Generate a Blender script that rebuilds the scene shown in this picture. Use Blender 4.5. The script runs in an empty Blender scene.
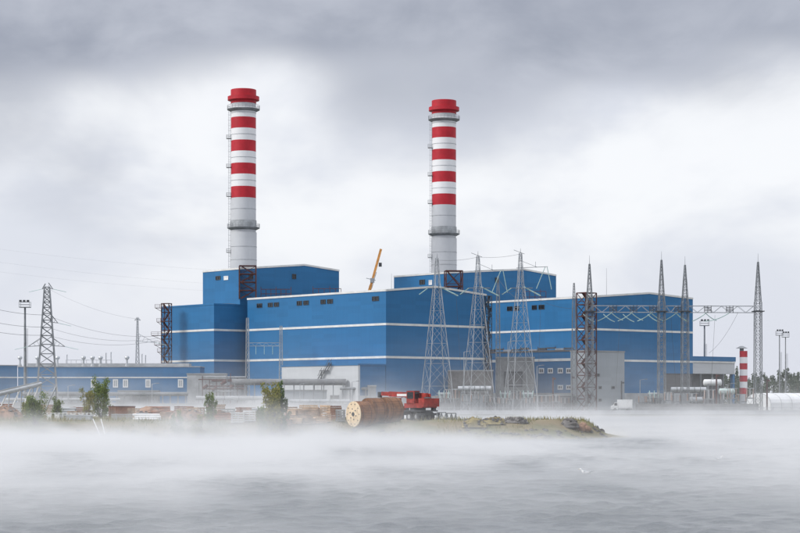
import bpy, math, random
import numpy as np
from mathutils import Vector, Matrix
random.seed(11); rng = np.random.default_rng(5)
R = math.radians
S = bpy.context.scene
COL = S.collection
# ------------------------------------------------------------------ camera, world, sun, exposure
F, CXP, HY, CAMZ = 2000.0, 400.0, 401.0, 4.4      # focal length in photo pixels, principal column, horizon row, eye height over water
cam = bpy.data.cameras.new('camera'); camo = bpy.data.objects.new('camera', cam); COL.objects.link(camo)
cam.sensor_width = 36.0; cam.lens = 36.0 * F / 800.0; cam.shift_y = (HY - 266.5) / 800.0
cam.clip_start = 1.0; cam.clip_end = 20000
camo.location = (0, 0, CAMZ); camo.rotation_euler = (R(90), 0, 0)
S.camera = camo
S.view_settings.view_transform = 'Standard'; S.view_settings.look = 'None'
S.view_settings.exposure = 0.47; S.view_settings.gamma = 1.0; S.view_settings.use_curve_mapping = False
S.cycles.use_denoising = True
S.cycles.max_bounces = 8; S.cycles.diffuse_bounces = 3; S.cycles.glossy_bounces = 3
S.cycles.volume_bounces = 5; S.cycles.transparent_max_bounces = 12
S.cycles.volume_step_rate = 1.0; S.cycles.volume_max_steps = 512
SUN_DIR = Vector((-0.80, -0.28, 0.55)).normalized()

def nodes_of(w):
    w.use_nodes = True
    nt = w.node_tree; nt.nodes.clear()
    return nt
def N(nt, typ, **kw):
    n = nt.nodes.new(typ)
    for k, v in kw.items():
        if k == 'inp':
            for i, x in v.items(): n.inputs[i].default_value = x
        else: setattr(n, k, v)
    return n
def math_n(nt, op, a, b=None, c=None, clamp=False):
    n = nt.nodes.new('ShaderNodeMath'); n.operation = op; n.use_clamp = clamp
    for i, x in enumerate((a, b, c)):
        if x is None: continue
        if isinstance(x, (int, float)): n.inputs[i].default_value = x
        else: nt.links.new(x, n.inputs[i])
    return n.outputs[0]
def ramp(nt, fac, stops, interp='EASE'):
    n = nt.nodes.new('ShaderNodeValToRGB'); n.color_ramp.interpolation = interp
    e = n.color_ramp.elements
    while len(e) < len(stops): e.new(0.5)
    for el, (p, c) in zip(e, stops):
        el.position = p; el.color = (*c, 1)
    nt.links.new(fac, n.inputs[0]); return n.outputs[0]
def smooth(nt, v, lo, hi):
    n = nt.nodes.new('ShaderNodeMapRange'); n.interpolation_type = 'SMOOTHSTEP'; n.clamp = True
    nt.links.new(v, n.inputs[0]); n.inputs[1].default_value = lo; n.inputs[2].default_value = hi
    return n.outputs[0]
def mixc(nt, fac, a, b, mode='MIX'):
    n = nt.nodes.new('ShaderNodeMix'); n.data_type = 'RGBA'; n.blend_type = mode
    for s, x in ((n.inputs[0], fac), (n.inputs[6], a), (n.inputs[7], b)):
        if isinstance(x, (int, float)): s.default_value = x
        elif isinstance(x, tuple): s.default_value = (*x, 1)
        else: nt.links.new(x, s)
    return n.outputs[2]
def noise(nt, vec, scale, detail=4, rough=0.55, dist=0.0):
    n = N(nt, 'ShaderNodeTexNoise', inp={'Scale': scale, 'Detail': detail, 'Roughness': rough, 'Distortion': dist})
    if vec is not None: nt.links.new(vec, n.inputs['Vector'])
    return n.outputs['Fac']

W = bpy.data.worlds.new('World'); S.world = W
nt = nodes_of(W)
out = N(nt, 'ShaderNodeOutputWorld'); bg = N(nt, 'ShaderNodeBackground', inp={'Strength': 0.1})
nt.links.new(bg.outputs[0], out.inputs[0])
sky = N(nt, 'ShaderNodeTexSky', sky_type='NISHITA', sun_disc=False)
sky.sun_elevation = math.asin(SUN_DIR.z); sky.sun_rotation = math.atan2(SUN_DIR.x, SUN_DIR.y)
tc = N(nt, 'ShaderNodeTexCoord')
sep = N(nt, 'ShaderNodeSeparateXYZ'); nt.links.new(tc.outputs['Generated'], sep.inputs[0])
elev = math_n(nt, 'MAXIMUM', sep.outputs[2], 0.0)
SKY_OFF = (11.9, 5.0, 2.2)
mpS = N(nt, 'ShaderNodeMapping'); mpS.inputs['Scale'].default_value = (1, 1, 1.7); mpS.inputs['Location'].default_value = SKY_OFF
nt.links.new(tc.outputs['Generated'], mpS.inputs[0]); sv = mpS.outputs[0]
nA = noise(nt, sv, 5.0, 2, 0.5)                          # the big masses of the cloud deck
nB = noise(nt, sv, 9.0, 6, 0.52, 0.25)                   # billows and torn edges
nC = noise(nt, sv, 7.0, 5, 0.55, 0.2)                     # thin and thick places in the veil
e1 = math_n(nt, 'MULTIPLY_ADD', math_n(nt, 'SUBTRACT', nA, 0.5), 0.26, elev)
e2 = math_n(nt, 'MULTIPLY_ADD', math_n(nt, 'SUBTRACT', nB, 0.5), 0.10, e1)
dark = smooth(nt, e2, 0.115, 0.185)
thin = smooth(nt, nC, 0.36, 0.60)
lit = mixc(nt, thin, (0.66, 0.685, 0.755), (0.845, 0.857, 0.885))
low = mixc(nt, smooth(nt, elev, 0.0, 0.09), (0.635, 0.66, 0.745), lit)
deck = mixc(nt, smooth(nt, nB, 0.32, 0.70), (0.295, 0.318, 0.385), (0.50, 0.522, 0.59))
zen_lift = math_n(nt, 'MULTIPLY', smooth(nt, elev, 0.23, 0.45), math_n(nt, 'MULTIPLY_ADD', thin, 0.45, 0.45))   # sky brightened overhead, out of view, to whiten the steam and water
cloud = mixc(nt, dark, low, deck)
cloud = mixc(nt, zen_lift, cloud, (1.30, 1.33, 1.40))
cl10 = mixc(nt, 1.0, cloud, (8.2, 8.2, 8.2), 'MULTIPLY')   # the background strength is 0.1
cl10.node.clamp_result = False
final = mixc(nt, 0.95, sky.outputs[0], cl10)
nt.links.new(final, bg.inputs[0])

sl = bpy.data.lights.new('sun', 'SUN'); sl.energy = 1.5; sl.angle = R(14); sl.color = (1.0, 0.97, 0.93)
slo = bpy.data.objects.new('sun', sl); COL.objects.link(slo); slo.location = (-200, -200, 300)
slo.rotation_euler = SUN_DIR.to_track_quat('Z', 'Y').to_euler()

# ------------------------------------------------------------------ helpers
def P(px, py, Y): return Vector(((px - CXP) / F * Y, Y, CAMZ + (HY - py) / F * Y))
def G(px, Y, z=0.0): return Vector(((px - CXP) / F * Y, Y, z))
def ZY(py, Y): return CAMZ + (HY - py) / F * Y
UR = Vector((0.755, 0.656, 0)); UL = Vector((-0.656, 0.755, 0)); UP = Vector((0, 0, 1))
GZ = 1.4                                                  # level of the works yard
def s_at(px, A, d):
    k = (px - CXP) / F
    return (k * A.y - A.x) / (d.x - k * d.y)

class MB:
    def __init__(s): s.v = []; s.f = []
    def face(s, pts):
        b = len(s.v); s.v += [tuple(p) for p in pts]; s.f.append(tuple(range(b, b + len(pts)))); return s
    def hexa(s, p):                                        # 4 bottom + 4 top corners, CCW from above
        b = len(s.v); s.v += [tuple(q) for q in p]
        s.f += [tuple(b + i for i in q) for q in ((3, 2, 1, 0), (4, 5, 6, 7), (0, 1, 5, 4), (1, 2, 6, 5), (2, 3, 7, 6), (3, 0, 4, 7))]; return s
    def box(s, c, size, ax=None):
        c = Vector(c); x, y, z = ax or (Vector((1, 0, 0)), Vector((0, 1, 0)), UP)
        a, b2, h = x * size[0] / 2, y * size[1] / 2, z * size[2] / 2
        return s.hexa([c - a - b2 - h, c + a - b2 - h, c + a + b2 - h, c - a + b2 - h, c - a - b2 + h, c + a - b2 + h, c + a + b2 + h, c - a + b2 + h])
    def beam(s, p, q, w, h=None):
        p = Vector(p); q = Vector(q); d = q - p; L = d.length
        if L < 1e-6: return s
        d /= L; up = UP if abs(d.z) < 0.95 else Vector((0, 1, 0))
        x = d.cross(up).normalized(); y = x.cross(d)
        return s.box((p + q) / 2, (w, L, h or w), (x, d, y))
    def cyl(s, p, q, r1, r2=None, n=12, caps=True):
        p = Vector(p); q = Vector(q); r2 = r1 if r2 is None else r2
        d = (q - p).normalized(); up = UP if abs(d.z) < 0.95 else Vector((0, 1, 0))
        x = d.cross(up).normalized(); y = x.cross(d); b = len(s.v)
        for c, r in ((p, r1), (q, r2)):
            for i in range(n):
                a = 2 * math.pi * i / n; s.v.append(tuple(c + (x * math.cos(a) + y * math.sin(a)) * r))
        for i in range(n):
            j = (i + 1) % n; s.f.append((b + j, b + i, b + n + i, b + n + j))
        if caps:
            s.f.append(tuple(b + i for i in range(n))); s.f.append(tuple(b + n + i for i in reversed(range(n))))
        return s
    def tube(s, pts, r, n=6):
        for a, b in zip(pts[:-1], pts[1:]): s.cyl(a, b, r, n=n)
        return s
    def lathe(s, c, prof, n=32):                           # prof (r,z) bottom to top
        c = Vector(c); b = len(s.v); m = len(prof)
        for r, z in prof:
            for i in range(n):
                a = 2 * math.pi * i / n; s.v.append((c.x + r * math.cos(a), c.y + r * math.sin(a), c.z + z))
        for k in range(m - 1):
            for i in range(n):
                j = (i + 1) % n; s.f.append((b + k * n + i, b + k * n + j, b + (k + 1) * n + j, b + (k + 1) * n + i))
        s.f.append(tuple(b + i for i in reversed(range(n)))); s.f.append(tuple(b + (m - 1) * n + i for i in range(n)))
        return s
    def prism(s, poly, z0, z1):
        n = len(poly); b = len(s.v)
        s.v += [(p[0], p[1], z0) for p in poly] + [(p[0], p[1], z1) for p in poly]
        for i in range(n): j = (i + 1) % n; s.f.append((b + i, b + j, b + n + j, b + n + i))
        s.f.append(tuple(b + i for i in reversed(range(n)))); s.f.append(tuple(b + n + i for i in range(n))); return s
    def sphere(s, c, r, n=10, m=6, sq=(1, 1, 1)):
        pr = [(max(1e-3, r * math.sin(math.pi * k / m)), -r * math.cos(math.pi * k / m)) for k in range(m + 1)]
        b = len(s.v); s.lathe((0, 0, 0), pr, n)
        s.v[b:] = [(c[0] + x * sq[0], c[1] + y * sq[1], c[2] + z * sq[2]) for x, y, z in s.v[b:]]
        return s
    def build(s, name, m, parent=None, smooth=False, local=False):
        me = bpy.data.meshes.new(name)
        o = bpy.data.objects.new(name, me)
        off = Vector((0, 0, 0))
        if parent is not None and not local:
            q = parent
            while q is not None: off += q.location; q = q.parent
        vs = [(x - off.x, y - off.y, z - off.z) for x, y, z in s.v]
        if parent is None and not local and vs:            # a top-level mesh gets its origin at its base
            a = np.array(vs); c = (a.min(0) + a.max(0)) / 2; c[2] = a[:, 2].min()
            vs = (a - c).tolist(); o.location = c
        me.from_pydata(vs, [], s.f); me.update()
        if smooth: me.shade_smooth()
        me.materials.append(m)
        COL.objects.link(o); o.parent = parent
        return o
def tag(o, label=None, cat=None, group=None, kind=None):
    for k, v in (('label', label), ('category', cat), ('group', group), ('kind', kind)):
        if v: o[k] = v
    return o
def thing(name, label, cat, loc, group=None, rz=0.0):
    o = bpy.data.objects.new(name, None); COL.objects.link(o); o.empty_display_size = 0.5
    o.location = loc; o.rotation_euler = (0, 0, rz)
    return tag(o, label, cat, group)
def dup(root, loc, label, group=None, rz=None, scale=None):
    r = root.copy(); COL.objects.link(r); r.location = loc; r['label'] = label
    if rz is not None: r.rotation_euler = (0, 0, rz)
    if scale: r.scale = scale
    if group: r['group'] = group
    for ch in list(root.children):
        c = ch.copy(); COL.objects.link(c); c.parent = r
        for g in list(ch.children):
            d = g.copy(); COL.objects.link(d); d.parent = c
    return r

# ------------------------------------------------------------------ materials
def mat(name, col, rough=0.7, var=0.12, scale=0.6, metal=0.0, bump=0.0, bscale=3.0, col2=None, streak=0.0, spec=0.4):
    m = bpy.data.materials.new(name); nt = nodes_of(m)
    o = N(nt, 'ShaderNodeOutputMaterial'); b = N(nt, 'ShaderNodeBsdfPrincipled', inp={'Roughness': rough, 'Metallic': metal, 'Specular IOR Level': spec})
    nt.links.new(b.outputs[0], o.inputs[0])
    geo = N(nt, 'ShaderNodeNewGeometry'); pos = geo.outputs['Position']
    f = noise(nt, pos, scale, 5, 0.6)
    c2 = col2 or tuple(x * (1 - 2.2 * var) for x in col)
    c1 = tuple(min(1, x * (1 + 0.8 * var)) for x in col) if not col2 else col
    c = mixc(nt, smooth(nt, f, 0.28, 0.72), c2, c1)
    if streak:
        mp = N(nt, 'ShaderNodeMapping'); mp.inputs['Scale'].default_value = (1, 1, 0.07); nt.links.new(pos, mp.inputs[0])
        st = noise(nt, mp.outputs[0], 1.3, 4, 0.7)
        c = mixc(nt, math_n(nt, 'MULTIPLY', smooth(nt, st, 0.5, 0.8), streak), c, tuple(x * 0.45 for x in col))
    nt.links.new(c, b.inputs['Base Color'])
    if bump:
        bn = N(nt, 'ShaderNodeBump', inp={'Strength': bump, 'Distance': 0.05}); nt.links.new(noise(nt, pos, bscale, 4), bn.inputs['Height']); nt.links.new(bn.outputs[0], b.inputs['Normal'])
    return m
def cladding(name, col, rough=0.45, amt=0.11):             # ribbed sheet in 6 m by 1.2 m panels along the walls of the works
    m = bpy.data.materials.new(name); nt = nodes_of(m)
    o = N(nt, 'ShaderNodeOutputMaterial'); b = N(nt, 'ShaderNodeBsdfPrincipled', inp={'Roughness': rough, 'Specular IOR Level': 0.35})
    nt.links.new(b.outputs[0], o.inputs[0])
    geo = N(nt, 'ShaderNodeNewGeometry'); pos = geo.outputs['Position']
    sp = N(nt, 'ShaderNodeSeparateXYZ'); nt.links.new(pos, sp.inputs[0])
    u = math_n(nt, 'ADD', math_n(nt, 'MULTIPLY', sp.outputs[0], UR.x + UL.x), math_n(nt, 'MULTIPLY', sp.outputs[1], UR.y + UL.y))
    cb = N(nt, 'ShaderNodeCombineXYZ')
    nt.links.new(math_n(nt, 'FLOOR', math_n(nt, 'DIVIDE', u, 6.0)), cb.inputs[0]); nt.links.new(math_n(nt, 'FLOOR', math_n(nt, 'DIVIDE', sp.outputs[2], 1.2)), cb.inputs[1])
    wn = N(nt, 'ShaderNodeTexWhiteNoise', noise_dimensions='2D'); nt.links.new(cb.outputs[0], wn.inputs[0])
    mp = N(nt, 'ShaderNodeMapping'); mp.inputs['Scale'].default_value = (1, 1, 0.06); nt.links.new(pos, mp.inputs[0])
    st = noise(nt, mp.outputs[0], 0.9, 5, 0.7)
    big = noise(nt, pos, 0.045, 3)
    k = math_n(nt, 'MULTIPLY_ADD', math_n(nt, 'SUBTRACT', wn.outputs[0], 0.5), amt, 1.0)
    k = math_n(nt, 'MULTIPLY_ADD', math_n(nt, 'SUBTRACT', st, 0.5), -2.2 * amt, k)
    k = math_n(nt, 'MULTIPLY_ADD', math_n(nt, 'SUBTRACT', big, 0.5), 2.6 * amt, k)
    cc = N(nt, 'ShaderNodeCombineColor'); [nt.links.new(k, cc.inputs[i]) for i in range(3)]
    c = mixc(nt, 1.0, col, cc.outputs[0], 'MULTIPLY'); nt.links.new(c, b.inputs['Base Color'])
    rib = math_n(nt, 'PINGPONG', u, 0.3)
    bn = N(nt, 'ShaderNodeBump', inp={'Strength': 0.25, 'Distance': 0.03}); nt.links.new(rib, bn.inputs['Height']); nt.links.new(bn.outputs[0], b.inputs['Normal'])
    return m
M = {}
M['blue'] = cladding('blue_cladding', (0.023, 0.150, 0.335))
M['white_clad'] = cladding('white_cladding', (0.54, 0.56, 0.58), 0.5, 0.06)
M['grey_clad'] = cladding('grey_cladding', (0.34, 0.37, 0.40), 0.6, 0.10)
M['dark_clad_shade'] = cladding('dark_cladding_shade', (0.12, 0.12, 0.125), 0.7, 0.2)  # dark sheet; also stands in for the shade inside open bays
M['trim'] = mat('white_trim', (0.74, 0.735, 0.71), 0.5, 0.07, 0.3, streak=.15)
M['plinth'] = mat('pale_plinth', (0.43, 0.445, 0.46), 0.8, 0.12, 0.3, streak=0.3)
M['concrete'] = mat('grey_concrete', (0.27, 0.275, 0.28), 0.9, 0.16, 0.25, bump=0.2, streak=0.35)
M['roof'] = mat('roof_sheet', (0.33, 0.34, 0.35), 0.8, 0.1, 0.2)
M['glass'] = mat('dark_glass', (0.012, 0.016, 0.022), 0.12, 0.1, spec=0.6)
M['frame_dark'] = mat('dark_frame', (0.045, 0.055, 0.07), 0.5)
M['frame_white'] = mat('white_frame', (0.80, 0.80, 0.80), 0.5, 0.05)
M['red'] = mat('chimney_red', (0.48, 0.014, 0.028), 0.55, 0.08, 0.35, streak=0.12)
M['chim_white'] = mat('chimney_white', (0.80, 0.80, 0.81), 0.55, 0.02, 0.15, streak=0.04)
M['chim_grey'] = mat('chimney_grey', (0.56, 0.575, 0.60), 0.6, 0.025, 0.15, streak=0.07)
M['steel'] = mat('grey_steel', (0.26, 0.275, 0.29), 0.55, 0.15, 0.5, metal=0.3)
M['galv'] = mat('galvanised_steel', (0.44, 0.46, 0.48), 0.5, 0.14, 0.5, metal=0.3)
M['dark_steel'] = mat('dark_steel', (0.075, 0.08, 0.09), 0.6, 0.15)
M['rust'] = mat('red_oxide_steel', (0.105, 0.042, 0.038), 0.75, 0.2, 0.8)
M['rustbrown'] = mat('rusty_brown', (0.27, 0.115, 0.06), 0.85, 0.25, 0.9, bump=0.3)
M['silver'] = mat('silver_lagging', (0.60, 0.62, 0.64), 0.35, 0.1, 0.5, metal=0.6)
M['insul'] = mat('green_glass_insulator', (0.50, 0.68, 0.64), 0.25, 0.08)
M['wire'] = mat('conductor', (0.12, 0.125, 0.13), 0.5, metal=0.5)
M['orange'] = mat('orange_paint', (0.78, 0.36, 0.10), 0.5, 0.15, 0.6)
M['crane_red'] = mat('faded_red_paint', (0.36, 0.034, 0.024), 0.55, 0.25, 1.4, streak=.3)
M['rubber'] = mat('rubber', (0.025, 0.025, 0.027), 0.85)
M['wood_cream'] = mat('cream_boards', (0.86, 0.69, 0.48), 0.8, 0.10, 2.0, bump=0.2)
M['wood'] = mat('pale_wood', (0.66, 0.48, 0.33), 0.8, 0.18, 2.0, bump=0.2)
M['wood_mid'] = mat('weathered_wood', (0.42, 0.30, 0.21), 0.85, 0.25, 1.6, bump=0.2)
M['wood_brown'] = mat('brown_lagging', (0.25, 0.115, 0.052), 0.85, 0.2, 1.2, bump=0.3)
M['soil'] = mat('brown_soil', (0.24, 0.15, 0.10), 0.95, 0.25, 0.6, bump=0.5)
M['rock'] = mat('grey_rock', (0.16, 0.15, 0.145), 0.9, 0.3, 1.2, bump=0.5)
M['straw'] = mat('yellow_sand', (0.42, 0.34, 0.16), 0.95, 0.3, 0.9, bump=0.5, col2=(0.16, 0.14, 0.08))
M['clay'] = mat('pinkish_clay', (0.36, 0.23, 0.165), 0.9, 0.25, 1.0, bump=0.4)
M['white_paint'] = mat('white_paint', (0.78, 0.79, 0.80), 0.4, 0.06)
M['tarp'] = mat('white_membrane', (0.80, 0.81, 0.83), 0.6, 0.06, 0.15)
M['bark'] = mat('bark', (0.13, 0.10, 0.075), 0.9, 0.2, 3.0)
def leafmat(name, a, b):
    m = bpy.data.materials.new(name); nt = nodes_of(m)
    o = N(nt, 'ShaderNodeOutputMaterial'); d = N(nt, 'ShaderNodeBsdfDiffuse'); t = N(nt, 'ShaderNodeBsdfTranslucent'); mx = N(nt, 'ShaderNodeMixShader', inp={0: 0.3})
    geo = N(nt, 'ShaderNodeNewGeometry')
    f = math_n(nt, 'ADD', math_n(nt, 'MULTIPLY', geo.outputs['Random Per Island'], 0.55), math_n(nt, 'MULTIPLY', noise(nt, geo.outputs['Position'], 0.9, 2), 0.45))
    c = mixc(nt, smooth(nt, f, 0.2, 0.8), a, b)
    nt.links.new(c, d.inputs[0]); nt.links.new(c, t.inputs[0]); nt.links.new(d.outputs[0], mx.inputs[1]); nt.links.new(t.outputs[0], mx.inputs[2]); nt.links.new(mx.outputs[0], o.inputs[0])
    return m
M['leaf'] = leafmat('willow_leaf', (0.09, 0.15, 0.04), (0.28, 0.34, 0.10))
M['leaf_yellow'] = leafmat('turning_leaf', (0.16, 0.19, 0.045), (0.42, 0.38, 0.11))
M['leaf_dark'] = leafmat('dark_leaf', (0.05, 0.10, 0.03), (0.15, 0.22, 0.07))
M['wood_far'] = leafmat('hazed_foliage', (0.06, 0.085, 0.06), (0.13, 0.16, 0.11))  # leaf colours lightened to carry the haze of distance
M['grass'] = leafmat('dry_grass', (0.11, 0.13, 0.04), (0.33, 0.28, 0.11))

# ------------------------------------------------------------------ setting: water, yard, spit
def wave_field(x, y):
    h = np.zeros_like(x); r = np.random.default_rng(3)
    for i in range(70):
        lam = 0.8 * (3.4 ** r.random()); th = R(-68) + r.normal() * 0.75; ph = r.random() * 6.283
        k = 6.2832 / lam; a = 0.0100 * lam ** 0.7
        p = k * (x * math.cos(th) + y * math.sin(th)) + ph
        h += a * (np.sin(p) + 0.28 * np.cos(2 * p)) * (0.65 + 0.35 * np.sin(p * 0.083 + ph * 3 + x * 0.021))
    return h
def vnoise(x, y, s, seed):
    r = np.random.default_rng(seed); t = r.random((256, 256)); x = x / s; y = y / s
    xi = np.floor(x).astype(int); yi = np.floor(y).astype(int); fx = x - xi; fy = y - yi
    fx = fx * fx * (3 - 2 * fx); fy = fy * fy * (3 - 2 * fy)
    g0 = lambda a, b: t[a % 256, b % 256]
    return (g0(xi, yi) * (1 - fx) + g0(xi + 1, yi) * fx) * (1 - fy) + (g0(xi, yi + 1) * (1 - fx) + g0(xi + 1, yi + 1) * fx) * fy
def make_water():
    xs = np.arange(-72, 72.01, 0.30); ys = np.concatenate([np.arange(44, 112, 0.24), np.arange(112, 246.01, 0.6)])
    X, Y = np.meshgrid(xs, ys); Z = wave_field(X, Y)
    gust = 0.25 + 0.75 * vnoise(X, Y, 9, 41) + 0.75 * (vnoise(X, Y * .6, 3.1, 42) - .3)
    fade = np.clip((72 - np.abs(X)) / 10, 0, 1) * np.clip((Y - 44) / 6, 0, 1) * np.clip((246 - Y) / 20, 0, 1)
    Z *= fade * gust * 0.85
    nx, ny = len(xs), len(ys)
    v = np.stack([X.ravel(), Y.ravel(), Z.ravel()], 1)
    i = (np.arange(ny - 1)[:, None] * nx + np.arange(nx - 1)[None]).ravel()
    q = np.stack([i, i + 1, i + nx + 1, i + nx], 1)
    x0, x1, y0, y1 = xs[0], xs[-1], ys[0], ys[-1]; B = 6000
    e = [(-B, -B, 0), (B, -B, 0), (B, y0, 0), (-B, y0, 0), (-B, y1, 0), (B, y1, 0), (B, 9000, 0), (-B, 9000, 0), (x0, y0, 0), (x0, y1, 0), (x1, y0, 0), (x1, y1, 0)]
    n = len(v); fs = q.tolist() + [[n, n + 1, n + 2, n + 3], [n + 4, n + 5, n + 6, n + 7], [n + 3, n + 8, n + 9, n + 4], [n + 10, n + 2, n + 5, n + 11]]
    me = bpy.data.meshes.new('water'); me.from_pydata(v.tolist() + e, [], fs); me.update(); me.shade_smooth()
    m = bpy.data.materials.new('lake_water'); nt = nodes_of(m)
    o = N(nt, 'ShaderNodeOutputMaterial'); b = N(nt, 'ShaderNodeBsdfPrincipled', inp={'Base Color': (0.16, 0.18, 0.195, 1), 'Roughness': 0.18, 'IOR': 1.33})
    nt.links.new(b.outputs[0], o.inputs[0]); geo = N(nt, 'ShaderNodeNewGeometry')
    mp = N(nt, 'ShaderNodeMapping'); mp.inputs['Scale'].default_value = (0.8, 1.3, 1); nt.links.new(geo.outputs['Position'], mp.inputs[0])
    bn = N(nt, 'ShaderNodeBump', inp={'Strength': 1.0, 'Distance': 0.34}); nt.links.new(noise(nt, mp.outputs[0], 2.0, 6, 0.72), bn.inputs['Height'])
    nt.links.new(bn.outputs[0], b.inputs['Normal'])
    me.materials.append(m); ob = bpy.data.objects.new('water', me); COL.objects.link(ob); tag(ob, 'choppy grey lake water in the foreground', kind='structure')
make_water()

BANK_Y = 574.0
g = MB()
g.hexa([(-6000, BANK_Y, -3), (6000, BANK_Y, -3), (6000, 9000, -3), (-6000, 9000, -3), (-6000, BANK_Y + 2.5, GZ), (6000, BANK_Y + 2.5, GZ), (6000, 9000, GZ), (-6000, 9000, GZ)])
M['yard'] = mat('gravel_yard', (0.20, 0.20, 0.19), 0.95, 0.25, 0.08, bump=0.4, bscale=1.0, col2=(0.13, 0.14, 0.10))
tag(g.build('yard_ground', M['yard']), 'flat gravel ground of the works yard', kind='structure')
e = MB(); e.hexa([(-300, BANK_Y + 1.9, GZ - 0.8), (400, BANK_Y + 1.9, GZ - 0.8), (400, BANK_Y + 3.6, GZ - 0.8), (-300, BANK_Y + 3.6, GZ - 0.8), (-300, BANK_Y + 2.0, GZ + .35), (400, BANK_Y + 2.0, GZ + .35), (400, BANK_Y + 3.5, GZ + .35), (-300, BANK_Y + 3.5, GZ + .35)])
tag(e.build('bank_kerb', M['plinth']), 'pale concrete kerb along the far bank', kind='structure')

TIPX = 28.5
def spit_h(x, y):
    x = np.asarray(x, float); y = np.asarray(y, float)
    yf = 214.0 + 0.20 * (x + 60) + 3.0 * (vnoise(x, y * 0, 14, 1) - .5) + 1.5 * (vnoise(x, y * 0, 4, 2) - .5)
    yf = np.where(x > 14, yf + ((np.maximum(x, 14) - 14) / 12.5) ** 2 * 10, yf)
    yb = 312.0 - np.clip((x + 22) / 30, 0, 1) * 52 + np.clip((x - 8) / 18, 0, 1) * -4
    tip = np.clip((TIPX - x), -5, 60)
    d = np.minimum(np.minimum(y - yf, yb - y), tip * 1.3)
    top = 2.05 - 1.35 * np.clip((x - 23.0) / 2.2, 0, 1)
    s = np.clip(d / 9.0, -0.35, 1); s = np.where(s > 0, s * s * (3 - 2 * s), s * 1.2)
    z = top * s
    z = z + np.clip(d / 6, 0, 1) * (0.30 * (vnoise(x, y, 5, 3) - .5) + 0.14 * (vnoise(x, y, 1.6, 4) - .5))
    return z
xs = np.arange(-110, 31, 0.55); ys = np.arange(200, 318, 0.7)
X, Y = np.meshgrid(xs, ys); Z = spit_h(X, Y); nx, ny = len(xs), len(ys)
i = (np.arange(ny - 1)[:, None] * nx + np.arange(nx - 1)[None]).ravel()
me = bpy.data.meshes.new('spit_ground'); me.from_pydata(np.stack([X.ravel(), Y.ravel(), Z.ravel()], 1).tolist(), [], np.stack([i, i + 1, i + nx + 1, i + nx], 1).tolist()); me.update(); me.shade_smooth()
m = bpy.data.materials.new('spit_soil'); nt = nodes_of(m)
o = N(nt, 'ShaderNodeOutputMaterial'); b = N(nt, 'ShaderNodeBsdfPrincipled', inp={'Roughness': 0.95}); nt.links.new(b.outputs[0], o.inputs[0])
geo = N(nt, 'ShaderNodeNewGeometry'); pos = geo.outputs['Position']
c = mixc(nt, smooth(nt, noise(nt, pos, 0.16, 5, 0.65), 0.38, 0.62), (0.115, 0.125, 0.05), (0.21, 0.165, 0.095))
c = mixc(nt, smooth(nt, noise(nt, pos, 0.7, 5, 0.7), 0.45, 0.75), c, (0.25, 0.205, 0.115))
nt.links.new(c, b.inputs['Base Color'])
bn = N(nt, 'ShaderNodeBump', inp={'Strength': 0.6, 'Distance': 0.2}); nt.links.new(noise(nt, pos, 1.6, 6, 0.7), bn.inputs['Height']); nt.links.new(bn.outputs[0], b.inputs['Normal'])
me.materials.append(m); so = bpy.data.objects.new('spit_ground', me); COL.objects.link(so); tag(so, 'low earth spit reaching into the water', kind='structure')
def sz(x, y): return float(spit_h(np.array([x]), np.array([y]))[0])

# ------------------------------------------------------------------ buildings
def nrm(d): return Vector((d.y, -d.x, 0))
def strip(parent, name, A, d, s0, s1, z0, z1, thick, m, off=0.0):
    n = nrm(d); a = A + d * s0 + n * off; b_ = A + d * s1 + n * off; mb = MB()
    mb.hexa([Vector((q.x, q.y, z)) for z in (z0, z1) for q in (a + n * thick, b_ + n * thick, b_ - n * 0.05, a - n * 0.05)])
    return mb.build(name, m, parent)
def window(parent, A, d, px0, px1, py0, py1, frame=None, pane=None, bar=True, fw=0.22, name='window'):
    s0 = s_at(px0, A, d); s1 = s_at(px1, A, d)
    if s0 > s1: s0, s1 = s1, s0
    Ym = (A + d * (s0 + s1) / 2).y; z1 = ZY(py0, Ym); z0 = ZY(py1, Ym)
    return window_s(parent, A, d, s0, s1, z0, z1, frame, pane, bar, fw, name)
def window_s(parent, A, d, s0, s1, z0, z1, frame=None, pane=None, bar=True, fw=0.22, name='window'):
    n = nrm(d); frame = frame or M['frame_dark']; pane = pane or M['glass']
    def bx(mb, a, b_, za, zb, t0, t1):
        q = [A + d * a + n * t1, A + d * b_ + n * t1, A + d * b_ + n * t0, A + d * a + n * t0]
        mb.hexa([Vector((p.x, p.y, z)) for z in (za, zb) for p in q])
    f = MB()
    bx(f, s0, s1, z0, z0 + fw, -.02, .16); bx(f, s0, s1, z1 - fw, z1, -.02, .16)
    bx(f, s0, s0 + fw, z0 + fw, z1 - fw, -.02, .16); bx(f, s1 - fw, s1, z0 + fw, z1 - fw, -.02, .16)
    if bar: bx(f, (s0 + s1) / 2 - fw * .3, (s0 + s1) / 2 + fw * .3, z0 + fw, z1 - fw, -.02, .14)
    fo = f.build(name, frame, parent)
    p = MB(); bx(p, s0 + fw, s1 - fw, z0 + fw, z1 - fw, -.02, .05); p.build('pane', pane, fo)
    return fo
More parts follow.
